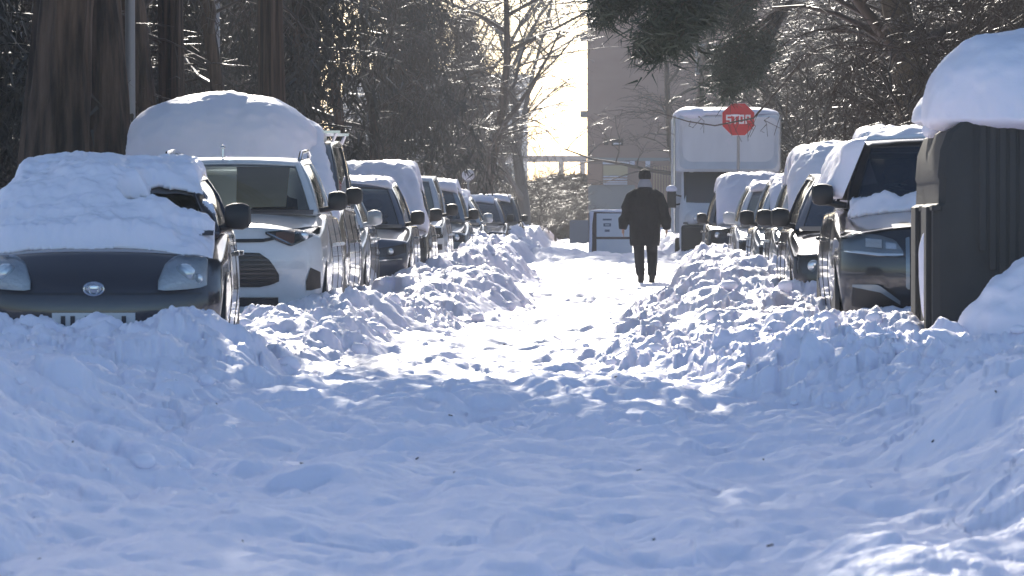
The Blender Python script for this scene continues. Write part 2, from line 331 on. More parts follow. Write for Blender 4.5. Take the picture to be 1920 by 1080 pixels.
DEF = dict(L=4.3, W=1.8, H=1.5, hood=.78, cowl=.98, cy=.95, hy=1.75, ry=3.3, gy=4.0, belt=.97, wr=.60, wb=.80, tail=.95,
           nose=[(.2, .10), (.45, 0), (.62, .02), (.75, .10)], pc=.10, pc6=.22, crown=.05, mirror=True, lvl=1, k=.16, rail=False, mcol='trim')
def car(p, label, cat='car', paintm='navy', group='cars parked along the street', name='parked_car'):
    q = dict(DEF); q.update(p)
    W2, L = q['W'] / 2, q['L']
    root = empty(name, label, cat, group=group)
    nz = [a for a, b in q['nose']]; ns = [b for a, b in q['nose']]
    yt = [0, q['cy'], q['gy'], L]; zt = [q['hood'], q['cowl'], q['belt'], q['tail']]
    def pos(u, v, t):
        Y0 = v * L; top = np.interp(Y0, yt, zt) - q['crown'] * abs(u) ** 3 * (1 if Y0 < q['cy'] else .4)
        z = .2 + t * (top - .2)
        hw = W2 * np.interp(Y0, [0, .7, L - .7, L], [.95, 1, 1, .94]) * np.interp(z, [.2, .55, .8, 1.1], [.95, 1.0, .985, .92])
        x = u * hw; a = abs(u)
        yf = np.interp(z, nz, ns) + q['pc'] * a ** 2 + q['pc6'] * a ** 6; yr = .08 * a ** 2 + .15 * a ** 6 + .1 * abs(t - .4)
        return (x, yf + v * (L - yr - yf), z)
    us = [-1, -.93, -.8, -.55, -.28, 0, .28, .55, .8, .93, 1]; vs_ = [0, .012, .05, .1, .17, .24, .34, .5, .65, .8, .9, .96, .988, 1]; ts = [0, .1, .28, .46, .64, .8, .93, 1]
    m = MB()
    def gridf(fn, A, B, skip=None):
        vs = [fn(a, b) for a in A for b in B]; nb = len(B)
        m.add(vs, [(i * nb + j, (i + 1) * nb + j, (i + 1) * nb + j + 1, i * nb + j + 1) for i in range(len(A) - 1) for j in range(nb - 1) if not (skip and skip(i, j))])
    gridf(lambda a, b: pos(a, 0, b), us, ts); gridf(lambda a, b: pos(a, 1, b), us, ts)
    gridf(lambda a, b: pos(-1, a, b), vs_, ts); gridf(lambda a, b: pos(1, a, b), vs_, ts)
    gridf(lambda a, b: pos(a, b, 1), us, vs_); gridf(lambda a, b: pos(a, b, 0), us, vs_)
    me = m.mesh('body', True, 60)
    tmp = bpy.data.objects.new('tmp', me); COL.objects.link(tmp)
    ss = tmp.modifiers.new('s', 'SUBSURF'); ss.levels = q['lvl']; ss.render_levels = q['lvl']
    dg = bpy.context.evaluated_depsgraph_get(); dg.update()
    me2 = bpy.data.meshes.new_from_object(tmp.evaluated_get(dg)); bpy.data.objects.remove(tmp); bpy.data.meshes.remove(me)
    me2.polygons.foreach_set('use_smooth', [True] * len(me2.polygons))
    # greenhouse
    m = MB()
    wb, wr, kk = q['wb'], q['wr'], q['k']
    zA, zR = q['cowl'] - .03, q['H'] - .03; zB = q['belt'] - .03
    def wind(u, t):
        x = u * (wb + (wr - wb) * t); bul = .03 * math.sin(math.pi * t)
        return (x, q['cy'] + .02 + (q['hy'] - q['cy']) * t - kk * (1 - u * u) * (1 - .5 * t) + kk * .5 - bul * .5, zA + (zR - zA) * t + .025 * t * (1 - u * u) + bul)
    def rear(u, t):
        x = u * (wb * .96 + (wr * .96 - wb * .96) * t)
        return (x, q['gy'] - .05 + (q['ry'] - q['gy']) * t + .06 * (1 - u * u), zB + (zR - .03 - zB) * t)
    def side(s, v, t):
        a = Vector(wind(s, t)); b = Vector(rear(s, t)); p_ = a.lerp(b, v)
        p_.z += .05 * math.sin(math.pi * v) * t; p_.x += s * (.06 * math.sin(math.pi * v) + .025 * math.sin(math.pi * t)); return tuple(p_)
    def roof(u, v):
        a = Vector(wind(u, 1)); b = Vector(rear(u, 1)); p_ = a.lerp(b, v)
        p_.z += .05 * math.sin(math.pi * v) + .0 * u; p_.x += u * .06 * math.sin(math.pi * v); return tuple(p_)
    ug = [-1, -.92, -.6, -.3, 0, .3, .6, .92, 1]; tg = [0, .05, .3, .6, .9, 1]; vg = [0, .05, .22, .40, .45, .60, .74, .79, .92, 1]
    inner = lambda i, j: 1 <= i <= len(ug) - 3 and 1 <= j <= 3
    gridf(wind, ug, tg, inner); gridf(rear, ug, tg, inner)
    for s in (-1, 1): gridf(lambda a, b, s=s: side(s, a, b), vg, tg, lambda i, j: 1 <= j <= 3 and i in (1, 2, 4, 5, 7))
    gridf(roof, ug, vg)
    mg = m.mesh('frame', True, 50)
    tmp = bpy.data.objects.new('tmp', mg); COL.objects.link(tmp)
    so_ = tmp.modifiers.new('s', 'SOLIDIFY'); so_.thickness = .035; so_.offset = -1
    bv = tmp.modifiers.new('b', 'BEVEL'); bv.width = .01; bv.segments = 2; bv.limit_method = 'ANGLE'
    dg = bpy.context.evaluated_depsgraph_get(); dg.update()
    mg2 = bpy.data.meshes.new_from_object(tmp.evaluated_get(dg)); bpy.data.objects.remove(tmp)
    bm = bmesh.new(); bm.from_mesh(me2); bvh = BVHTree.FromBMesh(bm); bm.from_mesh(mg2); bm.to_mesh(me2)
    m = MB(); gridf(wind, ug, tg); gridf(rear, ug, tg); gridf(roof, ug, vg); shell_ = m.mesh('shell', False); bm.from_mesh(shell_); bvh_all = BVHTree.FromBMesh(bm); bm.free(); bpy.data.meshes.remove(shell_)
    me2.polygons.foreach_set('use_smooth', [True] * len(me2.polygons)); me2.set_sharp_from_angle(angle=R(50))
    me2.materials.clear()
    body = link('body', me2, M[paintm], root)
    def pane(nm, fn, A, B, off, mt='glass'):
        mm = MB(); nb = len(B); vs = [Vector(fn(a, b)) + Vector(off) for a in A for b in B]
        mm.add(vs, [(i * nb + j, (i + 1) * nb + j, (i + 1) * nb + j + 1, i * nb + j + 1) for i in range(len(A) - 1) for j in range(nb - 1)])
        return mm.obj(nm, M[mt], root)
    lin = lambda a, b, n: [a + (b - a) * i / n for i in range(n + 1)]
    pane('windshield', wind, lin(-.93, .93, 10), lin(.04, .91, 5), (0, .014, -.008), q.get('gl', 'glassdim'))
    pane('rear_window', rear, lin(-.93, .93, 6), lin(.04, .91, 4), (0, -.014, -.006), 'sideglass')
    for s in (-1, 1):
        for a, b in ((.045, .405), (.445, .745), (.785, .925)):
            pane('side_window', lambda v, t, s=s: side(s, v, t), lin(a, b, 3), lin(.04, .91, 4), (-s * .016, 0, 0), 'sideglass')
    # dark band under the windshield: wiper cowl and wipers
    mm = MB()
    vs = []
    for i in range(11):
        u = -.95 + 1.9 * i / 10; a = Vector(wind(u, 0)); vs += [a + Vector((0, -.10, -.012)), a + Vector((0, .03, .03))]
    mm.add(vs, [(2 * i, 2 * i + 2, 2 * i + 3, 2 * i + 1) for i in range(10)]); mm.obj('wiper_cowl', M['trim'], root)
    for u0, u1 in ((-.55, .12), (.05, .75)):
        mm = MB(); P = [Vector(wind(u0 + (u1 - u0) * i / 4, .03 + .035 * i / 4)) + Vector((0, -.02, .012)) for i in range(5)]
        mm.tube(P, .008, 5); mm.obj('wiper', M['trim'], root)
    # seats, wheel, dashboard
    iz = q['cowl']
    mm = MB(); mm.box(-wb * .88, wb * .88, q['cy'] + .2, q['cy'] + .55, iz - .25, iz - .01); mm.obj('dashboard', M['interior'], root, bevel=.03)
    for sx in (-1, 1):
        mm = MB(); sy = q['hy'] + .35
        mm.tube([(sx * .36, sy, .4), (sx * .36, sy + .02, .8), (sx * .36, sy + .12, iz + .1), (sx * .36, sy + .15, iz + .16)], [(.24, .08), (.25, .08), (.2, .06), (.1, .04)], 10)
        mm.ellipsoid((sx * .36, sy + .16, min(iz + .25, q['H'] - .22)), (.11, .05, .075), 10, 6); mm.obj('seat', M['interior'], root)
    mm = MB(); P = [(.36 + .18 * math.cos(a), q['cy'] + .62 + .05 * math.sin(a), iz + .0 + .17 * math.sin(a)) for a in [i * math.pi / 8 for i in range(17)]]
    mm.tube(P, .015, 6, False); mm.obj('steering_wheel', M['interior'], root)
    # mirrors
    if q['mirror']:
        for s in (-1, 1):
            mm = MB(); mx, my, mz = s * (W2 + .035), q['cy'] + .32, q['cowl'] + .08
            b = []
            for (x, hw, hh) in ((-.085, .03, .05), (-.075, .055, .072), (-.03, .07, .086), (.03, .07, .088), (.07, .055, .072), (.085, .03, .045)):
                b.append((x, hw, hh))
            vs = []; n = 12
            for (x, hw, hh) in b:
                for k in range(n):
                    a = 2 * math.pi * k / n; ca, sa = math.cos(a), math.sin(a)
                    f = (abs(ca) ** 3 + abs(sa) ** 3) ** (-1 / 3)
                    vs.append((mx + s * x, my + ca * f * hw, mz + sa * f * hh))
            fs = [(i * n + k, i * n + (k + 1) % n, (i + 1) * n + (k + 1) % n, (i + 1) * n + k) for i in range(len(b) - 1) for k in range(n)] + [tuple(range(n)), tuple((len(b) - 1) * n + k for k in range(n))]
            mm.add(vs, fs); mm.tube([(s * (W2 - .16), my, mz - .09), (mx - s * .03, my, mz - .06)], .025, 8)
            mo = mm.obj('mirror', M[q['mcol'] if not isinstance(q['mcol'], tuple) else q['mcol'][0 if s < 0 else 1]], root)
            g2 = MB(); g2.box(mx - .06, mx + .06, my + .062, my + .074, mz - .055, mz + .055); g2.obj('mirror_glass', M['chrome'], mo)
    # wheels, handles, door seams
    for s in (-1, 1):
        for wy in (.82, L - .78):
            wo_ = link('wheel', TYRE, None, root); wo_.location = (s * (W2 * .962 - .095), wy, .32); wo_.rotation_euler = (0, 0, 0 if s > 0 else math.pi)
            ro = link('rim', RIM, None, wo_)
            ao = link('wheel_arch', ARCH, None, root); ao.location = (s * (W2 * .966), wy, .34); ao.rotation_euler = (0, 0, 0 if s > 0 else math.pi)
        for hy_ in (q['cy'] + 1.25, q['cy'] + 2.15):
            if hy_ < L - .6:
                mm = MB(); mm.box(s * (W2 - .05), s * (W2 + .012), hy_, hy_ + .2, .80, .83); mm.obj('door_handle', M[paintm], root, bevel=.008)
        for sy in (q['cy'] + .32, q['cy'] + 1.38, q['cy'] + 2.3):
            if sy < L - .5:
                mm = MB(); P = []
                for z in lin(.28, q['belt'] - .05, 6):
                    h = bvh.ray_cast(Vector((s * 3, sy, z)), Vector((-s, 0, 0)))
                    if h[0] is not None: P.append(h[0] + Vector((s * .0005, 0, 0)))
                if len(P) > 2: mm.tube(P, .004, 4); mm.obj('door_seam', M['trim'], root)
    def surf(x, z):
        h = bvh.ray_cast(Vector((x, -3, z)), Vector((0, 1, 0)))
        return h[0].y if h[0] is not None else float(np.interp(z, nz, ns))
    def patch(nm, mt, cols, off=.012, mirror=True, parent=None, nzv=5, nx=12, bul=0):
        xs = [c[0] for c in cols]; out = []
        for s in ((-1, 1) if mirror else (1,)):
            mm = MB(); vs = []
            A = lin(xs[0], xs[-1], nx)
            for x in A:
                lo = np.interp(x, xs, [c[1] for c in cols]); hi = np.interp(x, xs, [c[2] for c in cols])
                for j in range(nzv + 1):
                    z = lo + (hi - lo) * j / nzv; bb = bul * math.sin(math.pi * j / nzv) * math.sin(math.pi * (x - xs[0]) / (xs[-1] - xs[0]))
                    vs.append((s * x, surf(s * x, z) - off - bb, z))
            nb = nzv + 1; fs = [(i * nb + j, (i + 1) * nb + j, (i + 1) * nb + j + 1, i * nb + j + 1) for i in range(nx) for j in range(nzv)]
            n0 = len(vs)
            per = [(i, 0) for i in range(nx + 1)] + [(nx, j) for j in range(1, nb)] + [(i, nb - 1) for i in range(nx - 1, -1, -1)] + [(0, j) for j in range(nb - 2, 0, -1)]
            for (i, j) in per: a = vs[i * nb + j]; vs.append((a[0], a[1] + off + .02, a[2]))
            L_ = len(per)
            for k in range(L_):
                a = per[k]; b = per[(k + 1) % L_]; fs.append((a[0] * nb + a[1], b[0] * nb + b[1], n0 + (k + 1) % L_, n0 + k))
            mm.add(vs, fs); out.append(mm.obj(nm, M[mt], parent[0 if s < 0 or len(parent) == 1 else 1] if isinstance(parent, list) else (parent or root), ang=50))
        return out
    def ball(nm, mt, x, z, r, parents, dy=0):
        for s, pr in zip((-1, 1), parents):
            mm = MB(); mm.ellipsoid((s * x, surf(s * x, z) + dy, z), (r, r * .5, r), 14, 8); mm.obj(nm, M[mt], pr)
    def topz(x, y):
        h = bvh_all.ray_cast(Vector((x, y, 4)), Vector((0, 0, -1)))
        return h[0].z if h[0] is not None else None
    return root, q, surf, patch, ball, topz, wind

def hatch_front(T, style='plain'):
    root, q, surf, patch, ball, topz, wind = T
    W2 = q['W'] / 2; h = q['hood']
    hl = patch('headlight', 'lampdark', [(W2 - .48, h - .16, h - .10), (W2 - .3, h - .2, h - .05), (W2 - .08, h - .2, h - .03)], .01)
    ball('lamp_bulb', 'bulb', W2 - .22, h - .13, .055, hl, -.01)
    patch('lamp_lens', 'lens', [(W2 - .48, h - .16, h - .10), (W2 - .3, h - .2, h - .05), (W2 - .08, h - .2, h - .03)], .03, parent=hl)
    gr = patch('grille', 'trim', [(-.40, h - .17, h - .10), (0, h - .19, h - .09), (.40, h - .17, h - .10)], .012, mirror=False)
    patch('chrome_strip', 'chrome', [(-.40, h - .13, h - .115), (.40, h - .13, h - .115)], .02, mirror=False, nzv=1)
    patch('lower_grille', 'trim', [(-.5, .30, .40), (.5, .30, .40)], .012, mirror=False)
    patch('fog_lamp', 'lampdark', [(W2 - .30, .32, .42), (W2 - .14, .34, .42)], .012)
    patch('number_plate', 'plate', [(-.26, .42, .52), (.26, .42, .52)], .02, mirror=False, nzv=1)

def place(T, pxr, d, right=True, z=0.0, yaw=0):
    root, q = T[0], T[1]
    X = PX(pxr, d); X = X - q['W'] / 2 if right else X + q['W'] / 2
    root.location = (X, d, z); root.rotation_euler = (0, 0, yaw)
    return root

def cap(T, thick, name, label, x0=-1, x1=1, y0=0.3, y1=3.8, res=.028, seed=1, group=None, noise=.03):
    """snow lying on a car: follows its top surface, thickness thick(x, y)"""
    root, q, topz = T[0], T[1], T[5]
    bpy.context.view_layer.update()
    xs = np.arange(x0, x1 + res, res); ysn = np.arange(y0, y1 + res, res)
    Tz = np.full((len(xs), len(ysn)), np.nan)
    for i, x in enumerate(xs):
        for j, y in enumerate(ysn):
            h = topz(float(x), float(y))
            if h is not None and h > .6: Tz[i, j] = h
    X, Y = np.meshgrid(xs, ysn, indexing='ij')
    th = thick(X, Y) 
    th = np.where(th > .004, th + np.minimum(th, noise * 2) * (fbm(X * 5, Y * 5, seed, 4) * .8 + fbm(X * 17, Y * 17, seed + 3, 3) * .3), th)
    ok = (th > .004)
    # overhang: carry the nearest top height outwards
    for _ in range(12):
        bad = np.isnan(Tz) & ok
        if not bad.any(): break
        P = np.pad(Tz, 1, constant_values=np.nan); nb = np.stack([P[:-2, 1:-1], P[2:, 1:-1], P[1:-1, :-2], P[1:-1, 2:]])
        with np.errstate(all='ignore'):
            import warnings; warnings.simplefilter('ignore'); av = np.nanmean(nb, 0)
        Tz = np.where(bad, av, Tz)
    ok &= ~np.isnan(Tz)
    # smooth step between body and roof side so the snow bridges it
    id1 = -np.ones(X.shape, int); id1[ok] = np.arange(ok.sum()); n = ok.sum()
    top = np.stack([X[ok], Y[ok], Tz[ok] + th[ok]], 1); bot = np.stack([X[ok], Y[ok], Tz[ok] - .006], 1)
    c = ok[:-1, :-1] & ok[1:, :-1] & ok[1:, 1:] & ok[:-1, 1:]
    # drop cells that tear from roof to bonnet side
    a = np.stack([id1[:-1, :-1][c], id1[1:, :-1][c], id1[1:, 1:][c], id1[:-1, 1:][c]], 1)
    if len(a) == 0: return None
    e = np.concatenate([a[:, [0, 1]], a[:, [1, 2]], a[:, [2, 3]], a[:, [3, 0]]]); key = np.sort(e, 1); kk = key[:, 0].astype(np.int64) * (n + 1) + key[:, 1]
    u_, inv, cnt = np.unique(kk, return_inverse=True, return_counts=True); be = e[cnt[inv] == 1]
    F = np.concatenate([a, a[:, ::-1] + n, np.stack([be[:, 1], be[:, 0], be[:, 0] + n, be[:, 1] + n], 1)])
    me = fast_mesh(name, np.concatenate([top, bot]), F)
    o = link(name, me, M['snow_fine']); tag(o, label, 'snow', group)
    o.location = root.location; o.rotation_euler = root.rotation_euler; o['kind'] = 'thing'
    return o

def mound(name, label, c, rx, ry, up, dn, ex=2.4, seed=1, n=(90, 46), amp=.05, lip=None, rot=0, shear=0, group=None, yb=1):
    """rounded heap of snow: superellipsoid with a soft, uneven skin"""
    nu, nv = n; th = np.linspace(0, np.pi, nv + 1); ph = np.linspace(0, 2 * np.pi, nu, endpoint=False)
    TH, PH = np.meshgrid(th, ph, indexing='ij')
    sp = lambda a, e: np.sign(a) * np.abs(a) ** e
    e = 2 / ex
    x = rx * sp(np.sin(TH), e) * sp(np.cos(PH), e); y = ry * sp(np.sin(TH), e) * sp(np.sin(PH), e); zc = sp(np.cos(TH), e)
    z = np.where(zc > 0, up * zc, dn * zc)
    nn = fbm(x * 1.6 + seed * 7, z * 1.6 + y * 1.3, seed, 4) * amp + fbm(x * 9 + 3, z * 9 + y * 7, seed + 4, 4) * amp * .40
    y = np.where(y > 0, y * yb, y)
    sc = 1 + nn / (np.sqrt(x * x + y * y + z * z) + .15)
    x = x * sc; y = y * sc; z = z * sc
    if shear: x = x + shear * z
    if lip is not None: z = z + lip(x, y, zc)
    c_, s_ = math.cos(rot), math.sin(rot)
    V = np.stack([x * c_ - y * s_ + c[0], x * s_ + y * c_ + c[1], z + c[2]], -1).reshape(-1, 3)
    id2 = np.arange((nv + 1) * nu).reshape(nv + 1, nu); nx = np.roll(id2, -1, 1)
    F = np.stack([id2[:-1], id2[1:], nx[1:], nx[:-1]], -1).reshape(-1, 4)
    o = link(name, fast_mesh(name, V, F), M['snow_fine']); tag(o, label, 'snow', group); o['kind'] = 'thing'; return o

def edge_fall(X, hw, w=.14):                             # rounded shoulder towards |x| = hw
    t = np.clip((hw - np.abs(X)) / w, 0, 1); return np.sqrt(np.clip(1 - (1 - t) ** 2, 0, 1))
def ends(Y, a, b, w=.18):
    t = np.clip((Y - a) / w, 0, 1) * 1.0; u = np.clip((b - Y) / w, 0, 1)
    return np.sqrt(np.clip(1 - (1 - t) ** 2, 0, 1)) * np.sqrt(np.clip(1 - (1 - u) ** 2, 0, 1))
SG = 'snow lying on parked cars'

# --- dark hatchback, nearest on the left
T = car(dict(L=3.65, W=1.67, H=1.345, hood=.84, cowl=.985, gl='glass', cy=.74, hy=1.45, ry=3.0, gy=3.5, belt=.98, wr=.56, wb=.76, crown=.06,
             nose=[(.2, .08), (.42, 0), (.58, .02), (.70, .10), (.84, .26)], pc=.14, pc6=.22, lvl=2, k=.2), 'small dark navy hatchback, snow over its roof and windshield, nearest on the left', paintm='navy')
place(T, 424, 30, True, 0, R(2.5))
root, q, surf, patch, ball, topz, wind = T
hlc = [(.40, .605, .66), (.44, .598, .77), (.50, .60, .815), (.58, .605, .83), (.66, .615, .825), (.70, .63, .79)]
hl = patch('headlight', 'lampbase', hlc, .012, bul=.02, nx=16, nzv=8)
ball('lamp_bulb', 'bulb', .56, .70, .07, hl, -.01); ball('lamp_bulb', 'bulb', .64, .67, .035, hl, -.02)
patch('lamp_lens', 'lens', hlc, .035, parent=hl, bul=.05, nx=16, nzv=8)
patch('bumper_groove', 'trim', [(-.72, .575, .583), (.72, .575, .583)], .002, mirror=False, nzv=1, nx=24)
patch('lower_grille', 'trim', [(-.42, .30, .41), (.42, .30, .41)], .012, mirror=False)
pl = patch('number_plate', 'plate', [(-.26, .36, .46), (.26, .36, .46)], .025, mirror=False, nzv=1)
for i, x in enumerate((-.19, -.13, -.04, .06, .11, .19)):
    mm = MB(); yy = surf(x, .41) - .029; mm.box(x - .014, x + .014, yy - .002, yy, .38, .44); mm.box(x - .006, x + .006, yy - .004, yy - .002, .40, .42); mm.obj('plate_mark', M['ink'], pl[0], smooth=False)
em = MB()
for rx_, rz_, r_ in ((.062, .04, .007), (.03, .038, .005), (.045, .016, .005)):
    em.tube([(rx_ * math.cos(a), surf(0, .61) - .022, .61 + (0 if r_ > .006 or rz_ > .03 else .012) + rz_ * math.sin(a)) for a in [i * math.pi / 12 for i in range(25)]], r_, 6, False)
em.ellipsoid((0, surf(0, .61) - .008, .61), (.06, .012, .038)); em.obj('emblem', M['chrome'], root)
def th(X, Y):
    base = .085 + .02 * np.cos(X * 2) + .05 * (1 - sst(1.0, 1.5, Y))
    front = .36 + .06 * fbm(X * 4, Y * 0, 3, 3) + .10 * sst(.5, .8, np.abs(X)) + .10 * sst(.0, -.8, X)
    m = ends(Y, 0, 9) * sst(-.02, .14, Y - front) * edge_fall(X, .74 - .12 * sst(1.0, 1.5, Y), .12) * ends(Y, -1, 3.3, .2)
    n = fbm(X * 6 + 3, Y * 5, 77, 4)
    A_ = 1 - np.maximum(np.abs(X - .50 - .1 * (1.3 - Y)) / .22, np.abs(Y - 1.15) / .21); B_ = 1 - np.sqrt(((X - .22) / .11) ** 2 + ((Y - .98) / .13) ** 2)
    k = 1 - np.clip(sst(-.15, .40, A_ + n * .40 + .08) + sst(-.1, .35, B_ + n * .3), 0, 1)
    return base * m * k * (1 - .45 * sst(.3, .55, X) * (1 - sst(1.4, 1.6, Y)))
cap(T, th, 'car_snow', 'snow blanket with torn right side on the windshield of the nearest dark hatchback', -.82, .82, .2, 3.4, .013, 5, SG)

# --- white SUV with cardboard behind its windshield
T = car(dict(L=4.6, W=1.86, H=1.60, hood=.98, cowl=1.13, cy=1.0, hy=1.55, ry=3.6, gy=4.3, belt=1.1, wr=.60, wb=.80, crown=.09, gl='glass',
             nose=[(.2, .12), (.45, .02), (.62, 0), (.8, .02), (.98, .10)], pc=.10, pc6=.26, lvl=2, mcol='trim'), 'white SUV with a cardboard sheet inside its snow-free windshield', paintm='white')
place(T, 612, 41.9, True, 0, R(.5))
root, q, surf, patch, ball, topz, wind = T
hc = [(.39, .915, .935), (.50, .85, .945), (.60, .81, .96), (.62, .81, .962), (.74, .865, .98), (.84, .92, .985)]
hl = patch('headlight', 'lampdark', hc, .012, nx=18)
patch('turn_lamp', 'amber', [(.48, .865, .93), (.57, .83, .94), (.64, .83, .945)], .02, parent=hl)
ball('lamp_bulb', 'bulb', .72, .90, .04, hl, -.03)
patch('lamp_trim', 'chrome', [(.40, .925, .935), (.62, .815, .83), (.84, .915, .93)], .03, parent=hl, nzv=1)
patch('lamp_lens', 'lens', hc, .04, parent=hl, nx=18)
gl_ = patch('grille', 'trim', [(-.51, .50, .56), (-.44, .47, .68), (-.34, .45, .75), (0, .45, .76), (.34, .45, .75), (.44, .47, .68), (.51, .50, .56)], .02, mirror=False, nx=24)
for z in (.49, .53, .57, .61, .65, .69, .73):
    hw = float(np.interp(z, [.45, .56, .68, .75], [.46, .50, .43, .33]))
    patch('grille_slat', 'lampdark', [(-hw, z - .008, z + .006), (hw, z - .008, z + .006)], .032, mirror=False, parent=[gl_[0]], nzv=1, nx=20)
patch('upper_grille', 'trim', [(-.62, .905, .925), (-.38, .845, .875), (0, .84, .87), (.38, .845, .875), (.62, .905, .925)], .015, mirror=False, nx=24, nzv=1)
patch('lower_bumper', 'lampdark', [(-.5, .28, .36), (.5, .28, .36)], .02, mirror=False)
patch('fog_lamp', 'trim', [(.74, .42, .50), (.78, .42, .62), (.86, .44, .58)], .012)
pt = [Vector(wind(u, 1)) for u in (-1, 1)]
mm = MB(); mm.tube([(-.1, 1.75, 1.60), (-.1, 1.76, 1.69)], [.008, .014], 8); mm.ellipsoid((-.1, 1.76, 1.70), (.02, .02, .02)); mm.obj('aerial', M['chrome'], root)
for s in (-1, 1):
    mm = MB(); mm.tube([(s * .60, 1.7, 1.58), (s * .61, 1.8, 1.65), (s * .62, 2.7, 1.68), (s * .6, 3.4, 1.65), (s * .58, 3.5, 1.58)], .018, 8); mm.obj('roof_rail', M['chrome'], root)
cb = MB(); cb.add([(.05, 1.30, 1.15), (.50, 1.30, 1.16), (.52, 1.56, 1.515), (.04, 1.56, 1.52), (.05, 1.306, 1.147), (.50, 1.306, 1.157), (.52, 1.566, 1.512), (.04, 1.566, 1.517)],
       [(0, 1, 2, 3), (7, 6, 5, 4), (0, 4, 5, 1), (1, 5, 6, 2), (2, 6, 7, 3), (3, 7, 4, 0)])
co = cb.obj('cardboard_sheet', M['board'], smooth=False); tag(co, 'brown cardboard sheet standing inside the windshield of the white SUV', 'cardboard'); co.location = root.location; co.rotation_euler = root.rotation_euler

# --- van under a huge mound of snow
T = car(dict(L=4.7, W=1.90, H=1.86, hood=1.02, cowl=1.2, cy=.85, hy=1.7, ry=4.3, gy=4.6, belt=1.15, wr=.70, wb=.84, tail=1.1,
             nose=[(.2, .08), (.5, 0), (.8, .03), (1.02, .2)]), 'grey van with a huge mound of snow piled on its roof', 'van', 'grey', name='parked_van')
place(T, 646, 47.6, True, 0, R(0)); hatch_front(T); vr = T[0]
for yb in (1.9, 3.6):
    mm = MB(); mm.box(-.80, .80, yb, yb + .06, 1.93, 1.96)
    mm.tube([(-.72, yb + .03, 1.84), (-.76, yb + .03, 1.94)], .02, 6); mm.tube([(.72, yb + .03, 1.84), (.76, yb + .03, 1.94)], .02, 6); mm.obj('roof_bar', M['chrome'], vr)
mound('roof_snow', 'tall rounded mound of snow on the roof of the grey van', (PX(417, 49.4), 49.35, 1.70), 1.0, .80, .64, .30, 2.5, 3, (150, 70), .07, yb=3.2)
def th(X, Y): return .20 * sst(.55, .9, Y) * ends(Y, .5, 2.3) * edge_fall(X, .86 - .2 * sst(.8, 1.8, Y), .25)
cap(T, th, 'car_snow', 'thick snow covering the windshield of the grey van', -.95, .95, .3, 2.4, .03, 8, SG)

# --- rest of the left row
T = car(dict(L=4.2, W=1.76, H=1.43, wr=.54, hood=.78, mcol='silver'), 'silver hatchback mostly hidden behind the grey van', paintm='silver'); place(T, 686, 52.8); hatch_front(T)
T = car(dict(L=4.45, W=1.82, H=1.50, hood=.82, cowl=.98, belt=.99, hy=1.6, lvl=2, wr=.58, pc6=.2, nose=[(.2, .1), (.45, .0), (.62, .01), (.72, .05), (.82, .16)], rail=True), 'dark blue crossover with pale roof, behind the silver hatchback', paintm='blue')
place(T, 770, 57.6); root, q, surf, patch, ball, topz, wind = T
hc = [(.36, .60, .66), (.5, .585, .69), (.7, .60, .72), (.84, .64, .75)]
hl = patch('headlight', 'lampdark', hc, .012, nx=14); ball('lamp_bulb', 'bulb', .50, .64, .035, hl, -.03); ball('lamp_bulb', 'bulb', .66, .655, .04, hl, -.03)
patch('lamp_lens', 'lens', hc, .04, parent=hl); patch('grille', 'trim', [(-.34, .52, .68), (.34, .52, .68)], .012, mirror=False)
patch('chrome_strip', 'chrome', [(-.8, .56, .57), (-.34, .52, .54), (.34, .52, .54), (.8, .56, .57)], .02, mirror=False, nzv=1, nx=20)
def th(X, Y): return .05 * ends(Y, 1.6, 3.6) * edge_fall(X, .62, .1)
cap(T, th, 'car_snow', 'thin snow strip on the roof of the dark blue crossover', -.8, .8, 1.4, 3.8, .03, 9, SG)

T = car(dict(L=4.4, W=1.84, H=1.60, wr=.62, hood=.86, cowl=1.02), 'grey estate car with snow over its windshield and side, behind the dark blue crossover', paintm='grey'); place(T, 806, 63.2); hatch_front(T)
def th(X, Y): return (.16 * ends(Y, .7, 4.0, .4) + .05) * (Y > .7) * edge_fall(X, .90 - .14 * sst(1.0, 1.9, Y), .2)
cap(T, th, 'car_snow', 'snow sheet sloping over the windshield of the grey estate car', -.95, .95, .4, 4.0, .035, 12, SG)
T = car(dict(L=4.5, W=1.85, H=1.68, wr=.64, hood=.98, cowl=1.1, belt=1.08, hy=1.6, lvl=2, nose=[(.2, .08), (.5, 0), (.8, .02), (.98, .08)]), 'boxy white SUV with clear windshield in the middle of the left row', paintm='white')
place(T, 838, 69.2); root, q, surf, patch, ball, topz, wind = T
hc = [(.45, .76, .90), (.60, .75, .91), (.86, .77, .92)]
hl = patch('headlight', 'lampdark', hc, .012); ball('lamp_bulb', 'bulb', .68, .83, .06, hl, -.02); patch('lamp_lens', 'lens', hc, .035, parent=hl)
patch('fog_lamp', 'lampdark', [(.48, .58, .68), (.85, .6, .68)], .012); patch('grille', 'trim', [(-.42, .6, .9), (.42, .6, .9)], .012, mirror=False); patch('lower_grille', 'trim', [(-.5, .3, .42), (.5, .3, .42)], .012, mirror=False)
patch('air_inlet', 'trim', [(.6, .34, .44), (.82, .36, .44)], .012)
mm = MB(); mm.ellipsoid((.28, 2.0, 1.70), (.14, .3, .09)); o = mm.obj('roof_snow', M['snow_fine']); tag(o, 'small lump of snow on the roof of the boxy white SUV', 'snow', SG); o.location = root.location
T = car(dict(L=4.3, W=1.80, H=1.58, wr=.6, hood=.88, cowl=1.04, belt=1.0, hy=1.6, crown=.1, mcol='trim'), 'blue-grey SUV with clear windshield behind the boxy white SUV', paintm='steel'); place(T, 880, 76.5); hatch_front(T)
def th(X, Y): return .10 * ends(Y, 1.55, 3.6) * edge_fall(X - .3, .42, .1)
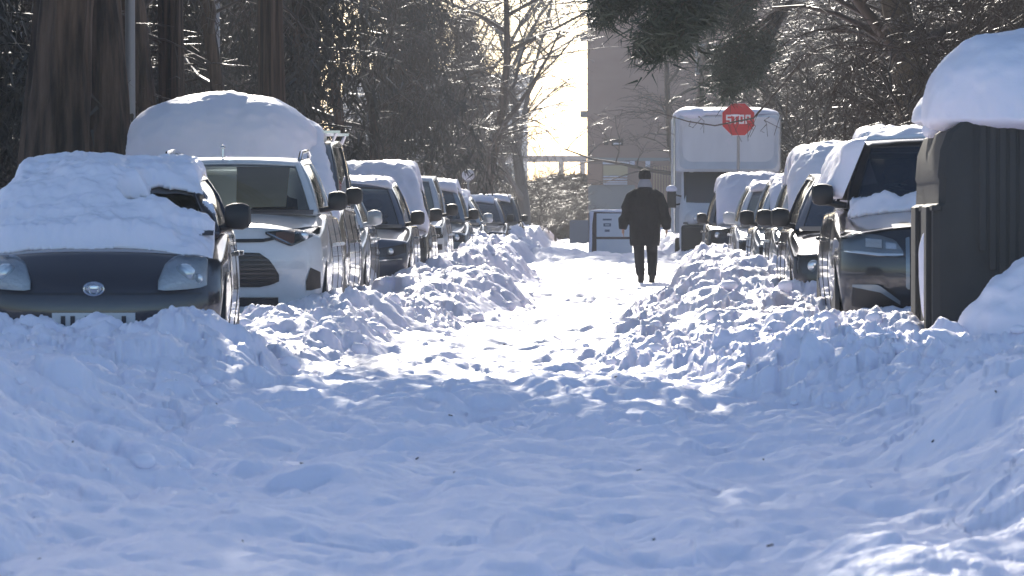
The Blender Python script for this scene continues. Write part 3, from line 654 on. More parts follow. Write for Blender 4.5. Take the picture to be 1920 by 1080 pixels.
cap(T, th, 'car_snow', 'snow along the right roof edge of the blue-grey SUV', -.8, .8, 1.4, 3.8, .03, 14, SG)
T = car(dict(L=4.2, W=1.76, H=1.44, wr=.54, mcol='silver'), 'steel blue hatchback with rounded nose near a high snow heap', paintm='steel'); place(T, 908, 83.5); hatch_front(T)
def th(X, Y): return .13 * ends(Y, 1.2, 3.6) * edge_fall(X, .60, .15)
cap(T, th, 'car_snow', 'snow cap on the steel blue hatchback near the left row end', -.8, .8, 1.1, 3.8, .04, 15, SG)
T = car(dict(L=4.3, W=1.78, H=1.5, wr=.58), 'dark saloon car, last but one of the left row', paintm='blue'); place(T, 952, 105); hatch_front(T)
def th(X, Y): return .05 * ends(Y, 1.6, 3.6) * edge_fall(X, .6, .1)
cap(T, th, 'car_snow', 'thin snow on the roof of the last but one left car', -.8, .8, 1.4, 3.8, .05, 16, SG)
T = car(dict(L=4.3, W=1.8, H=1.62, wr=.6, hood=.86), 'dark car at the far end of the left row', paintm='black'); place(T, 980, 124); hatch_front(T)
def th(X, Y): return .05 * ends(Y, 1.6, 3.6) * edge_fall(X, .6, .1)
cap(T, th, 'car_snow', 'thin snow on the roof of the farthest left car', -.8, .8, 1.4, 3.8, .05, 17, SG)

# --- right row: dark luxury SUV beside the bins
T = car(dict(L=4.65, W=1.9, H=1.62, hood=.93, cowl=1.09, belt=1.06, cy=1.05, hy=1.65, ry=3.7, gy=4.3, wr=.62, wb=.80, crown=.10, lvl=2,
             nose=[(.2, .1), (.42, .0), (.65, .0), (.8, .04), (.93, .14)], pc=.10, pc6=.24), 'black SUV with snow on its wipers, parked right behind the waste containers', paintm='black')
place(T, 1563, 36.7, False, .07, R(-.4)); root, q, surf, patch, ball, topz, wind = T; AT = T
hc = [(.42, .70, .73), (.48, .69, .82), (.60, .70, .855), (.78, .72, .88), (.88, .74, .88)]
hl = patch('headlight', 'steel', hc, .012, nx=18)
patch('lamp_strip', 'bulb', [(.42, .70, .712), (.6, .695, .715), (.86, .725, .745)], .03, parent=hl, nzv=1)
patch('lamp_unit', 'bulb', [(.47, .745, .79), (.55, .75, .80)], .025, parent=hl); patch('lamp_unit', 'lampbase', [(.58, .755, .82), (.70, .765, .83)], .025, parent=hl)
patch('lamp_lens', 'lens', hc, .045, parent=hl, nx=18)
patch('grille', 'trim', [(-.40, .50, .80), (-.30, .42, .83), (.30, .42, .83), (.40, .50, .80)], .02, mirror=False, nx=20)
patch('grille_frame', 'steel', [(.37, .44, .84), (.385, .44, .84), (.40, .46, .83)], .035)
patch('air_inlet', 'trim', [(.45, .30, .33), (.50, .30, .44), (.78, .30, .46), (.80, .31, .46)], .012)
patch('inlet_trim', 'steel', [(.44, .32, .35), (.60, .42, .47), (.62, .42, .475), (.80, .455, .475)], .03)
patch('number_plate', 'plate', [(-.26, .5, .6), (.26, .5, .6)], .04, mirror=False, nzv=1)
def th(X, Y):
    n = fbm(X * 6, Y * 6, 41, 3)
    a = .10 * np.exp(-((Y - 1.06 - .06 * np.sin(X * 5)) / .09) ** 2) * sst(-.82, -.74, X) * (1 - sst(.6, .75, X)) * (1 + .6 * n)
    return np.where(a > .02, a, 0)
cap(T, th, 'car_snow', 'snow lying over the wipers of the black SUV', -.85, .85, .7, 1.5, .018, 19, SG)
def th(X, Y): return .085 * ends(Y, 1.95, 4.2, .5) * edge_fall(X, .70, .15)
cap(T, th, 'car_snow', 'smooth snow on the roof of the black SUV', -.8, .8, 1.7, 4.2, .03, 20, SG)
# snow clinging to its street-side windows
mm = MB(); vs = []; nn_ = 34; mm_ = 18
rg = random.Random(4)
for i in range(nn_ + 1):
    for j in range(mm_ + 1):
        v = i / nn_; t = j / mm_
        y = 1.32 + v * 2.4; z = 1.14 + t * .49
        xl = -.82 + .20 * t - .04
        b = float(edge_fall(np.array(1 - 2 * t), 1, .35)) * float(edge_fall(np.array(2 * v - 1), 1, .25))
        n = float(fbm(np.array(y * 3.5), np.array(z * 5.), 9, 4))
        x = xl - b * (.13 + .06 * n)
        vs.append((x if b > .02 else xl + .03, y - .25 * t * (1 - v) + .28 * t, z))
mm.add(vs, [(i * (mm_ + 1) + j, (i + 1) * (mm_ + 1) + j, (i + 1) * (mm_ + 1) + j + 1, i * (mm_ + 1) + j + 1) for i in range(nn_) for j in range(mm_)])
o = mm.obj('window_snow', M['snow_fine'], ang=80); tag(o, 'crust of snow clinging to the street side windows of the black SUV', 'snow', SG); o.location = root.location; o.rotation_euler = root.rotation_euler

T = car(dict(L=4.3, W=1.78, H=1.46, wr=.56, hood=.76, mcol='trim', lvl=2), 'dark hatchback tucked behind the black SUV, its mirror showing bright glass', paintm='navy'); place(T, 1480, 42.6, False); hatch_front(T)
T = car(dict(L=4.4, W=1.80, H=1.50, wr=.60, hood=.80), 'silver car with a thick white cap of snow over roof and windshield, right row', paintm='silver'); place(T, 1448, 48.6, False); hatch_front(T)
def th(X, Y): return (.34 * ends(Y, 1.0, 3.9, .6)) * (Y > .9) * edge_fall(X, .72, .35)
cap(T, th, 'car_snow', 'thick white snow cap on the silver car of the right row', -.9, .9, .6, 4.1, .03, 23, SG)
T = car(dict(L=4.3, W=1.78, H=1.50, wr=.58), 'silver car with sunlit bonnet and frosted side, right row', paintm='silver'); place(T, 1412, 55, False); hatch_front(T)
def th(X, Y): return .06 * ends(Y, .5, 3.8) * edge_fall(X, .66, .2) * (vn(X * 4, Y * 3, 3) > .35)
cap(T, th, 'car_snow', 'broken snow patches on the sunlit silver car of the right row', -.8, .8, .4, 3.9, .03, 24, SG)
T = car(dict(L=4.3, W=1.76, H=1.52, wr=.58, mcol='white'), 'white hatchback with clear windshield near the stop sign', paintm='white'); place(T, 1376, 68, False); hatch_front(T)
def th(X, Y): return .06 * ends(Y, 1.7, 3.8) * edge_fall(X, .6, .15)
cap(T, th, 'car_snow', 'thin snow on the roof of the white hatchback near the stop sign', -.8, .8, 1.4, 3.9, .03, 25, SG)
T = car(dict(L=4.3, W=1.78, H=1.58, wr=.60, hood=.9), 'dark car with a high rounded snow cap, parked in front of the box truck', paintm='black'); place(T, 1322, 82, False); hatch_front(T)
def th(X, Y): return .26 * ends(Y, .85, 3.9, .5) * edge_fall(X, .70, .35)
cap(T, th, 'car_snow', 'high rounded snow cap on the dark car before the box truck', -.85, .85, .6, 4.0, .03, 26, SG)

# --- box truck
TD = 97.0
tr_ = empty('box_truck', 'white box truck with snow on top, parked facing the camera on the right', 'truck')
tx = PX(1366, TD); tr_.location = (tx, TD, 0)
def loft(sections, n=None):                               # sections: list of rings (same count)
    m = MB(); k = len(sections[0]); vs = [p for s in sections for p in s]
    fs = [(i * k + j, i * k + (j + 1) % k, (i + 1) * k + (j + 1) % k, (i + 1) * k + j) for i in range(len(sections) - 1) for j in range(k)]
    fs += [tuple(range(k)), tuple((len(sections) - 1) * k + j for j in range(k))]
    m.add(vs, fs); return m
def rrect(y, x0, x1, z0, z1, r, n=5):
    out = []
    for cx, cz, a0 in ((x1 - r, z1 - r, 0), (x0 + r, z1 - r, 90), (x0 + r, z0 + r, 180), (x1 - r, z0 + r, 270)):
        for i in range(n + 1): a = R(a0 + 90 * i / n); out.append((cx + r * math.cos(a), y, cz + r * math.sin(a)))
    return out
loft([rrect(.30, -.93, .93, 2.2, 2.95, .2), rrect(.14, -1.0, 1.0, 2.05, 3.1, .16), rrect(.20, -1.04, 1.04, 2.0, 3.14, .1), rrect(1.2, -1.06, 1.06, 2.0, 3.16, .06)]).obj('luton_front', M['truck'], tr_)
loft([rrect(1.2, -1.09, 1.09, .75, 3.18, .05), rrect(5.2, -1.09, 1.09, .75, 3.18, .05)]).obj('cargo_box', M['truck'], tr_)
for s in (-1, 1):
    mm = MB(); mm.box(s * 1.06, s * 1.10, 1.15, 1.22, .78, 3.16); mm.obj('box_edge_rail', M['chrome'], tr_, bevel=.008)
cabs = [rrect(-.62, -.82, .82, .45, .80, .12), rrect(-.72, -.90, .90, .32, 1.02, .15), rrect(-.55, -.96, .96, .3, 1.22, .18), rrect(-.10, -1.0, 1.0, .3, 1.38, .15), rrect(.15, -.97, .97, .3, 1.6, .2), rrect(.62, -.94, .94, .3, 2.08, .22), rrect(1.15, -.94, .94, .3, 2.12, .2)]
loft(cabs).obj('cab', M['truck'], tr_)
def slope_pane(nm, mt, xs, zl, zh, off, parent):
    # the cab's windshield plane: from (y -.10, z 1.38) up to (y .62, z 2.08)
    mm = MB(); vs = []; A = [xs[0] + (xs[-1] - xs[0]) * i / 8 for i in range(9)]
    for x in A:
        for j in range(5):
            z = zl + (zh - zl) * j / 4; y = np.interp(z, [1.0, 1.38, 1.6, 2.08, 2.3], [-.55, -.10, .15, .62, .7]) + .05 * (x / .9) ** 2
            vs.append((x, float(y) - off, z))
    mm.add(vs, [(i * 5 + j, (i + 1) * 5 + j, (i + 1) * 5 + j + 1, i * 5 + j + 1) for i in range(8) for j in range(4)]); return mm.obj(nm, M[mt], parent)
slope_pane('windshield_frame', 'trim', (-.90, .90), 1.33, 2.03, .030, tr_)
slope_pane('windshield', 'winglass', (-.86, .86), 1.37, 1.99, .045, tr_)
mm = MB(); mm.box(-.97, .97, -.82, -.60, .30, .92); mm.obj('front_bumper', M['trim'], tr_, bevel=.05)
mm = MB(); mm.box(-.50, .50, -.70, -.66, .88, 1.10); mm.obj('grille', M['truck'], tr_, bevel=.02)
mm = MB(); mm.box(-.93, .93, -.735, -.70, .95, .975); mm.obj('bonnet_gap', M['trim'], tr_)
for s in (-1, 1):
    mm = MB(); mm.ellipsoid((s * .72, -.68, 1.07), (.20, .1, .16), 16, 10, Matrix.Rotation(s * R(35), 3, 'Y')); h = mm.obj('headlight', M['lampbase'], tr_)
    mm = MB(); mm.ellipsoid((s * .68, -.77, 1.06), (.06, .04, .06)); mm.obj('lamp_bulb', M['bulb'], h)
    mm = MB(); mm.box(s * 1.06, s * 1.24, .08, .18, 1.27, 1.60); mm.tube([(s * .95, .2, 1.5), (s * 1.14, .13, 1.55)], .02, 6); mm.tube([(s * .95, .2, 1.35), (s * 1.14, .13, 1.32)], .02, 6); mr = mm.obj('mirror', M['trim'], tr_, bevel=.03)
    g2 = MB(); g2.box(s * 1.08, s * 1.22, .182, .188, 1.3, 1.57); g2.obj('mirror_glass', M['chrome'], mr)
    for wy in (.1, 4.2): 
        wo_ = link('wheel', TYRE, None, tr_); wo_.location = (s * .92, wy, .33); wo_.rotation_euler = (0, 0, 0 if s > 0 else math.pi); link('rim', RIM, None, wo_)
mm = MB()
for cx, cz in ((-.05, 2.62), (0, 2.66), (.05, 2.62), (0, 2.60), (.02, 2.57), (-.02, 2.64)): mm.box(cx - .016, cx + .016, .125, .135, cz - .014, cz + .012)
mm.obj('box_marking', M['signwhite'], tr_, smooth=False)
mound('roof_snow', 'snow bank on the front roof edge of the box truck', (tx, TD + 2.6, 3.17), 1.08, 2.5, .17, .05, 3.2, 12, (90, 30), .06)
mound('roof_snow', 'round snow lump on the left front corner of the truck roof', (tx - .72, TD + .55, 3.16), .34, .5, .17, .12, 2.2, 13, (40, 24), .04)
mound('mirror_snow', 'snow lump on the truck mirror beside the walking person', (tx - 1.15, TD + .13, 1.63), .12, .10, .10, .04, 2.2, 15, (24, 14), .03)

# --- stop sign
SDp = 88.0; sx_, sz_ = PX(1384, SDp), PZ(224, SDp)
st = empty('stop_sign', 'red octagonal stop sign on a grey pole in front of the box truck', 'sign', (sx_, SDp, 0))
def ngon(r, n, a0, y0, y1, cz):
    m = MB(); pts = [(r * math.cos(a0 + 2 * math.pi * k / n), r * math.sin(a0 + 2 * math.pi * k / n)) for k in range(n)]
    vs = [(x, y0, cz + z) for x, z in pts] + [(x, y1, cz + z) for x, z in pts]
    m.add(vs, [tuple(range(n)), tuple(range(2 * n - 1, n - 1, -1))] + [(k, (k + 1) % n, n + (k + 1) % n, n + k) for k in range(n)]); return m
ngon(.325, 8, R(22.5), 0, .02, sz_).obj('sign_rim', M['signwhite'], st, smooth=False); ngon(.315, 8, R(22.5), -.006, .0, sz_).obj('sign_face', M['signred'], st, smooth=False)
LET = {'S': ((0, 0, 1, .2), (0, .4, 1, .6), (0, .8, 1, 1), (.72, .2, 1, .4), (0, .6, .28, .8)), 'T': ((0, .8, 1, 1), (.36, 0, .64, .8)), 'O': ((0, 0, 1, .2), (0, .8, 1, 1), (0, .2, .28, .8), (.72, .2, 1, .8)),
       'P': ((0, 0, .28, .8), (0, .8, 1, 1), (.72, .6, 1, .8), (.28, .4, 1, .6))}
for i, ch in enumerate('STOP'):
    mm = MB(); x0 = -.225 + i * .118; z0 = sz_ - .085
    for a, b, c, d in LET[ch]: mm.box(x0 + a * .095, x0 + c * .095, -.011, -.006, z0 + b * .17, z0 + d * .17)
    mm.obj('letter', M['signwhite'], st, smooth=False)
mm = MB(); mm.tube([(0, .045, 0), (0, .045, sz_ + .25)], .028, 12); mm.obj('pole', M['pole'], st)
mound('sign_snow', 'smear of snow stuck to the lettering of the red stop sign', (sx_ - .06, SDp - .012, sz_ + .075), .10, .010, .018, .012, 2.2, 18, (30, 14), .02)

# --- white utility cabinet
CD = 108.0; cx_ = PX(1148, CD)
cb = empty('utility_cabinet', 'white utility cabinet with printed labels and dark side, left of the walking person', 'cabinet', (cx_, CD, 0), R(8))
mm = MB(); mm.box(-.46, .46, 0, .6, 0, 1.2); mm.obj('cabinet_box', M['maroon'], cb, bevel=.02)
for z0, z1 in ((.64, 1.17), (.1, .59)):
    mm = MB(); mm.box(-.36, .45, -.03, -.002, z0, z1); dr = mm.obj('cabinet_door', M['cabinet'], cb, bevel=.01)
for z, hw, hh in ((1.03, .10, .018), (.91, .085, .035), (.78, .055, .025)):
    mm = MB(); mm.box(-.12 - hw, -.12 + hw, -.034, -.031, z - hh, z + hh); l = mm.obj('printed_label', M['inkgrey'], cb, smooth=False)
    if hh > .03: mm = MB(); mm.box(-.12 - hw * .6, -.12 + hw * .6, -.037, -.035, z - .01, z + .01); mm.obj('label_window', M['cabinet'], cb, smooth=False)
mound('cabinet_snow', 'thin rim of snow on the white utility cabinet', (cx_, CD + .3, 1.21), .5, .34, .05, .03, 3, 19, (40, 16), .03)
mm = MB(); mm.tube([(-.50, 0, .2), (-.49, 0, .5), (-.485, .0, .9), (-.47, .0, 1.2)], [.03, .035, .03, .05], 8); o = mm.obj('cabinet_snow', M['snow_fine']); tag(o, 'snow crust down the left edge of the white utility cabinet', 'snow'); o.location = (cx_, CD, 0); o.rotation_euler = (0, 0, R(8))

# --- waste containers (ribbed) with domes of snow
def container(x, y, label, kids=True):
    c = empty('waste_container', label, 'waste container', (x, y, 0), 0, 'brown street waste containers')
    w = 1.62
    def shell(y, ins):                                    # front outline, stepped like the moulded side
        pts = [(0 + ins, .15), (0 + ins, 1.13), (.035 + ins, 1.15), (.04 + ins, 1.30), (.03 + ins, 1.33), (.045 + ins, 1.50), (.09 + ins, 1.62), (.2 + ins, 1.70), (w / 2, 1.72)]
        pts = pts + [(w - a, b) for a, b in reversed(pts[:-1])]
        return [(a, y, b) for a, b in pts]
    loft([shell(.03, .03), shell(0, .045), shell(.0, .045), shell(.03, .0), shell(1.2, .0), shell(1.23, .03)][2:]).obj('container_body', M['bin'], c, ang=25)
    mm = MB(); mm.box(-.035, .03, .20, .42, .12, 1.13); mm.obj('side_post', M['bin'], c, bevel=.01)
    mm = MB(); mm.box(-.012, .05, -.03, .20, 1.10, 1.14); mm.obj('side_ledge', M['bin'], c, bevel=.008)
    # recessed ribbed front
    mm = MB(); x0, x1 = .29, 1.33; n = 12; vs = []; 
    prof_ = lambda x: .62 + .10 * max(0, 1 - (x - x0) / .22) ** 2 * 3 + .10 * max(0, 1 - (x1 - x) / .22) ** 2 * 3
    rib_n = 16
    mm.add([(x0 - .02, -.012, 1.72), (x1 + .02, -.012, 1.72)] + [(x1 + .02 - (x1 - x0 + .04) * k / 14, -.012, prof_(x1 + .02 - (x1 - x0 + .04) * k / 14) - .02) for k in range(15)], [tuple(range(17))])
    mm.obj('front_recess', M['bin'], c, smooth=False)
    for k in range(rib_n):
        a = x0 + (x1 - x0) * (k + .14) / rib_n; b = x0 + (x1 - x0) * (k + .86) / rib_n; lo = prof_((a + b) / 2)
        mm = MB(); mm.box(a, b, -.022, -.012, lo, 1.66); mm.obj('front_rib', M['bin'], c, bevel=.006)
    return c
BD = 31.5; bx = PX(1749, BD)
container(bx, BD, 'brown ribbed waste container nearest at the right edge of the picture')
container(PX(1728, 33.3), 33.3, 'brown waste container right behind the nearest one')
mound('container_snow', 'big dome of snow on top of the waste container at the right edge', (bx + .83, BD + .56, 1.72), .86, .80, .60, .12, 2.5, 31, (150, 70), .08)
mound('container_snow', 'ragged snow on the second waste container, behind the big dome', (PX(1716, 33.3) + .78, 33.9, 1.74), .80, .6, .32, .06, 2.3, 32, (90, 40), .07)
mound('container_snow', 'lump of snow hanging at the top left corner of the containers', (PX(1742, 33), 32.95, 1.66), .06, .07, .06, .06, 2.1, 33, (24, 14), .03)
mound('container_snow', 'snow wedged between the two containers', (PX(1738, 32.3), 32.35, .78), .055, .1, .18, .42, 2.1, 34, (28, 24), .05)
mound('snow_heap', 'heap of snow against the front of the waste container', (PX(1960, 30.3), 30.6, .25), .52, .45, .52, .3, 2.1, 35, (110, 60), .12)

# ------------------------------------------------------------------ the walking person
PD = 76.0
px_ = PX(1209, PD); pz_ = gz(px_, PD, True) + .01
per = empty('person', 'person in black coat, dark cap and grey scarf walking away along the snowy road', 'person', (px_, PD, pz_), R(2))
def remeshed(name, m, voxel, mt, parent, sm=6):
    me = m.mesh(name); o = bpy.data.objects.new('t', me); COL.objects.link(o)
    r = o.modifiers.new('r', 'REMESH'); r.mode = 'VOXEL'; r.voxel_size = voxel; r.use_smooth_shade = True
    s = o.modifiers.new('s', 'SMOOTH'); s.iterations = sm; s.factor = .5
    dg = bpy.context.evaluated_depsgraph_get(); dg.update(); m2 = bpy.data.meshes.new_from_object(o.evaluated_get(dg)); bpy.data.objects.remove(o)
    m2.polygons.foreach_set('use_smooth', [True] * len(m2.polygons)); m2.materials.clear()
    return link(name, m2, mt, parent)
def person_body():
    m = MB()
    m.tube([(-.10, 0, .92), (-.105, -.01, .75), (-.09, -.035, .50), (-.075, .02, .28), (-.06, .05, .09)], [.095, .085, .060, .052, .038], 12)
    m.tube([(.10, 0, .92), (.105, .03, .72), (.115, .05, .50), (.115, -.02, .30), (.11, -.07, .10)], [.095, .085, .062, .055, .038], 12)
    m.tube([(0, 0, .86), (0, 0, 1.0), (0, 0, 1.2), (0, .0, 1.42), (0, .01, 1.50)], [(.15, .11), (.15, .11), (.16, .12), (.18, .11), (.08, .07)], 16)
    m.tube([(0, .0, 1.46), (0, .03, 1.60)], [.06, .055], 12)
    m.ellipsoid((0, .045, 1.68), (.075, .095, .115), 18, 14); m.ellipsoid((0, .145, 1.665), (.012, .02, .02), 8, 6)
    for s in (-1, 1): m.ellipsoid((s * .078, .035, 1.675), (.010, .02, .03), 8, 6)
    for s in (-1, 1):
        hx = s * .345; hz = .80; hy = .05 if s > 0 else -.02
        m.tube([(s * .17, 0, 1.43), (s * .27, 0, 1.22), (s * .335, hy * .3, 1.03), (hx, hy, .87)], [.055, .05, .042, .030], 10)
        m.tube([(hx, hy, .88), (hx, hy, .80)], [(.02, .035), (.022, .042)], 10)
        for k, (dy, ln) in enumerate(((-.030, .060), (-.010, .072), (.010, .068), (.030, .052))):
            m.tube([(hx, hy + dy, .81), (hx - s * .004, hy + dy, .80 - ln * .5), (hx - s * .018, hy + dy, .80 - ln)], [.010, .009, .007], 7)
        m.tube([(hx, hy + .03, .85), (hx - s * .01, hy + .06, .815), (hx - s * .015, hy + .065, .785)], [.012, .010, .008], 7)
    return m
remeshed('body', person_body(), .011, M['skin'], per, 2)
m = MB()                                                   # trousers
m.tube([(-.10, 0, .95), (-.105, -.01, .75), (-.092, -.035, .50), (-.078, .02, .28), (-.065, .04, .13)], [.115, .105, .085, .078, .070], 14)
m.tube([(.10, 0, .95), (.105, .03, .72), (.118, .05, .50), (.118, -.02, .30), (.112, -.06, .13)], [.115, .105, .088, .080, .072], 14)
m.tube([(0, 0, .86), (0, 0, 1.0)], [(.19, .14), (.19, .14)], 14)
remeshed('trousers', m, .014, M['trousers'], per)
for x, y, z, a in ((-.058, .07, .055, 0), (.112, -.05, .07, R(-22))):
    mm = MB(); Mx = Matrix.Translation((x, y, z)) @ Matrix.Rotation(a, 4, 'X')
    v = []; ringsz = [(-.10, .035, .05), (-.085, .045, .06), (0, .045, .07), (.08, .050, .045), (.15, .045, .035), (.175, .02, .02)]
    for (yy, hw, hh) in ringsz:
        for k in range(10):
            t = 2 * math.pi * k / 10; v.append(Mx @ Vector((hw * math.cos(t), yy, max(-.05, hh * math.sin(t)) if math.sin(t) < 0 else hh * math.sin(t))))
    mm.add(v, [(i * 10 + k, i * 10 + (k + 1) % 10, (i + 1) * 10 + (k + 1) % 10, (i + 1) * 10 + k) for i in range(5) for k in range(10)] + [tuple(range(10)), tuple(50 + k for k in range(10))])
    mm.tube([Mx @ Vector((0, -.04, .0)), Mx @ Vector((0, -.05, .13))], [.05, .055], 10); mm.obj('boot', M['boot'], per)
m = MB()                                                   # padded coat
m.tube([(0, 0, .60), (0, 0, .72), (0, 0, .90), (0, .0, 1.05), (0, 0, 1.22), (0, .0, 1.36), (0, .0, 1.45), (0, .01, 1.52)],
       [(.235, .17), (.245, .18), (.245, .185), (.235, .185), (.245, .19), (.225, .165), (.18, .13), (.11, .11)], 24)
for s in (-1, 1):
    hy = .05 if s > 0 else -.02
    m.tube([(s * .10, 0, 1.43), (s * .20, 0, 1.36), (s * .28, 0, 1.18), (s * .335, hy * .3, 1.02), (s * .352, hy, .86)], [.10, .115, .108, .092, .064], 14)
m.tube([(0, -.06, 1.42), (0, -.09, 1.50), (0, -.03, 1.57)], [(.14, .09), (.13, .075), (.09, .06)], 14)   # hood folded back
co = remeshed('coat', m, .015, M['coat'], per, 5)
m = MB(); m.tube([(0, .01, 1.50), (0, .015, 1.545), (0, .02, 1.60), (0, .03, 1.635)], [(.105, .11), (.115, .12), (.10, .11), (.085, .10)], 20); m.obj('scarf', M['scarf'], per)
m = MB(); m.tube([(0, .04, 1.655), (0, .04, 1.70), (0, .04, 1.745), (0, .04, 1.79), (0, .04, 1.825)], [(.094, .112), (.100, .120), (.097, .115), (.078, .095), (.015, .02)], 20); m.obj('cap', M['coat'], per)

# ------------------------------------------------------------------ trees
def tubes(P0, P1, R0, R1, n=4):
    P0 = np.asarray(P0); P1 = np.asarray(P1); R0 = np.asarray(R0)[:, None]; R1 = np.asarray(R1)[:, None]
    t = P1 - P0; t /= np.linalg.norm(t, axis=1)[:, None] + 1e-9
    ref = np.where(np.abs(t[:, 2:3]) < .9, np.array([[0, 0, 1.]]), np.array([[1., 0, 0]])); a = np.cross(t, ref); a /= np.linalg.norm(a, axis=1)[:, None] + 1e-9; b = np.cross(a, t)
    vs = []
    for P, Rr in ((P0, R0), (P1, R1)):
        for k in range(n): c, s = math.cos(2 * math.pi * k / n), math.sin(2 * math.pi * k / n); vs.append(P + Rr * (a * c + b * s))
    V = np.stack(vs, 1).reshape(-1, 3); base = (np.arange(len(P0)) * 2 * n)[:, None]
    F = np.concatenate([base + np.array([[k, (k + 1) % n, n + (k + 1) % n, n + k]]) for k in range(n)])
    return V, F
def grow(seed, trunk_h=2.2, r0=.16, lean=(0, 0), levels=4, nb=(6, 5, 5, 4), ln=(2.6, 1.5, .9, .5), droop=.25, up=.5, start=.35, gnarl=.25, top=8.0):
    rg = random.Random(seed); S = [[] for _ in range(levels + 1)]
    def branch(p, d, L, r, lv):
        n = 5 if lv == 0 else (4 if lv < 3 else 3); pts = [p.copy()]; dd = d.normalized()
        for i in range(n):
            dd = dd + Vector((rg.gauss(0, gnarl), rg.gauss(0, gnarl), rg.gauss(0, gnarl * .6))) * (.5 if lv == 0 else .8)
            dd.z += (-droop if lv >= 2 else (up * .12 if lv == 1 else .25)) * (i + 1) / n
            dd.normalize(); q_ = pts[-1] + dd * (L / n); f0 = 1 - i / n * .75; f1 = 1 - (i + 1) / n * .75
            if q_.z < .35: break
            S[lv].append((pts[-1], q_, r * f0, r * f1)); pts.append(q_)
        if lv < levels and len(pts) > 1:
            k = nb[lv]
            for b in range(k):
                f = start + (1 - start) * (b + rg.random()) / k if lv == 0 else .15 + .85 * (b + rg.random()) / k
                i = min(int(f * (len(pts) - 1)), len(pts) - 2); q_ = pts[i].lerp(pts[i + 1], f * (len(pts) - 1) - i if f * (len(pts) - 1) - i < 1 else 1)
                t = (pts[i + 1] - pts[i]).normalized(); az = rg.random() * 6.283; out = Vector((math.cos(az), math.sin(az), rg.uniform(-.2, .6)))
                nd = t * (.35 if lv == 0 else .7) + out * .9
                if lv == 0: nd.z = abs(nd.z) * .6 + rg.uniform(.0, up)
                branch(q_, nd, ln[lv] * rg.uniform(.6, 1.25) * (1 - .3 * f), r * (.55 if lv == 0 else .5) * (1 - .5 * f), lv + 1)
    branch(Vector((0, 0, 0)), Vector((lean[0], lean[1], 1)), top, r0, 0)
    return S
def tree_meshes(name, S, minr=(.0, .03, .016, .009, .006)):
    out = []
    V, F = [], []; b = 0
    a = S[0]; V0, F0 = tubes([s[0] for s in a], [s[1] for s in a], [s[2] for s in a], [s[3] for s in a], 9)
    for lv in range(1, len(S)):
        a = S[lv]
        if not a: continue
        v, f = tubes([s[0] for s in a], [s[1] for s in a], [max(s[2], minr[lv]) for s in a], [max(s[3], minr[lv] * .7) for s in a], 5 if lv == 1 else (4 if lv == 2 else 3))
        if f.shape[1] == 4: pass
        V.append(v); F.append(f + b); b += len(v)
    return fast_mesh(name + '_trunk', V0, F0), fast_mesh(name + '_crown', np.concatenate(V), np.concatenate(F))
def leafcards(C, size, n_each, seed, asp=.35, hang=0.0, spread=.25):
    """small leaf/needle tufts round points C: narrow triangles"""
    rg = np.random.default_rng(seed); C = np.repeat(np.asarray(C), n_each, 0); n = len(C)
    C = C + rg.normal(0, spread, (n, 3)); d = rg.normal(0, 1, (n, 3)); d[:, 2] = d[:, 2] * .6 - hang; d /= np.linalg.norm(d, axis=1)[:, None]
    e = np.cross(d, rg.normal(0, 1, (n, 3))); e /= np.linalg.norm(e, axis=1)[:, None]
    s = size * rg.uniform(.5, 1.4, (n, 1))
    V = np.stack([C - e * s * asp * .5, C + e * s * asp * .5, C + d * s], 1).reshape(-1, 3); F = np.arange(n * 3).reshape(-1, 3); return V, F
def plant(name, meshes, mats, loc, rz, sc, label, cat='tree', group=None, parts=('trunk', 'crown')):
    r = empty(name, label, cat, loc, rz, group); r.scale = (sc, sc, sc) if not isinstance(sc, tuple) else sc
    for me, mt, pn in zip(meshes, mats, parts):
        if not me.materials: me.materials.append(M[mt])
        link(pn, me, None, r)
    return r
# bare tree kinds
bare = [tree_meshes('bare%d' % i, grow(100 + i, r0=.17, top=8.5, nb=(9, 6, 5, 4), ln=(3.6, 2.0, 1.2, .7), droop=.18, start=.16, up=.5), ) for i in range(4)]
weep = [tree_meshes('weep%d' % i, grow(200 + i, r0=.16, top=7.5, nb=(10, 6, 6, 4), ln=(2.8, 1.6, 1.3, .9), droop=.75, start=.28, up=.35)) for i in range(3)]
bush = [tree_meshes('bush%d' % i, grow(300 + i, r0=.06, top=3.2, nb=(9, 7, 5, 4), ln=(2.0, 1.2, .8, .45), droop=.05, start=.03, up=.8)) for i in range(3)]
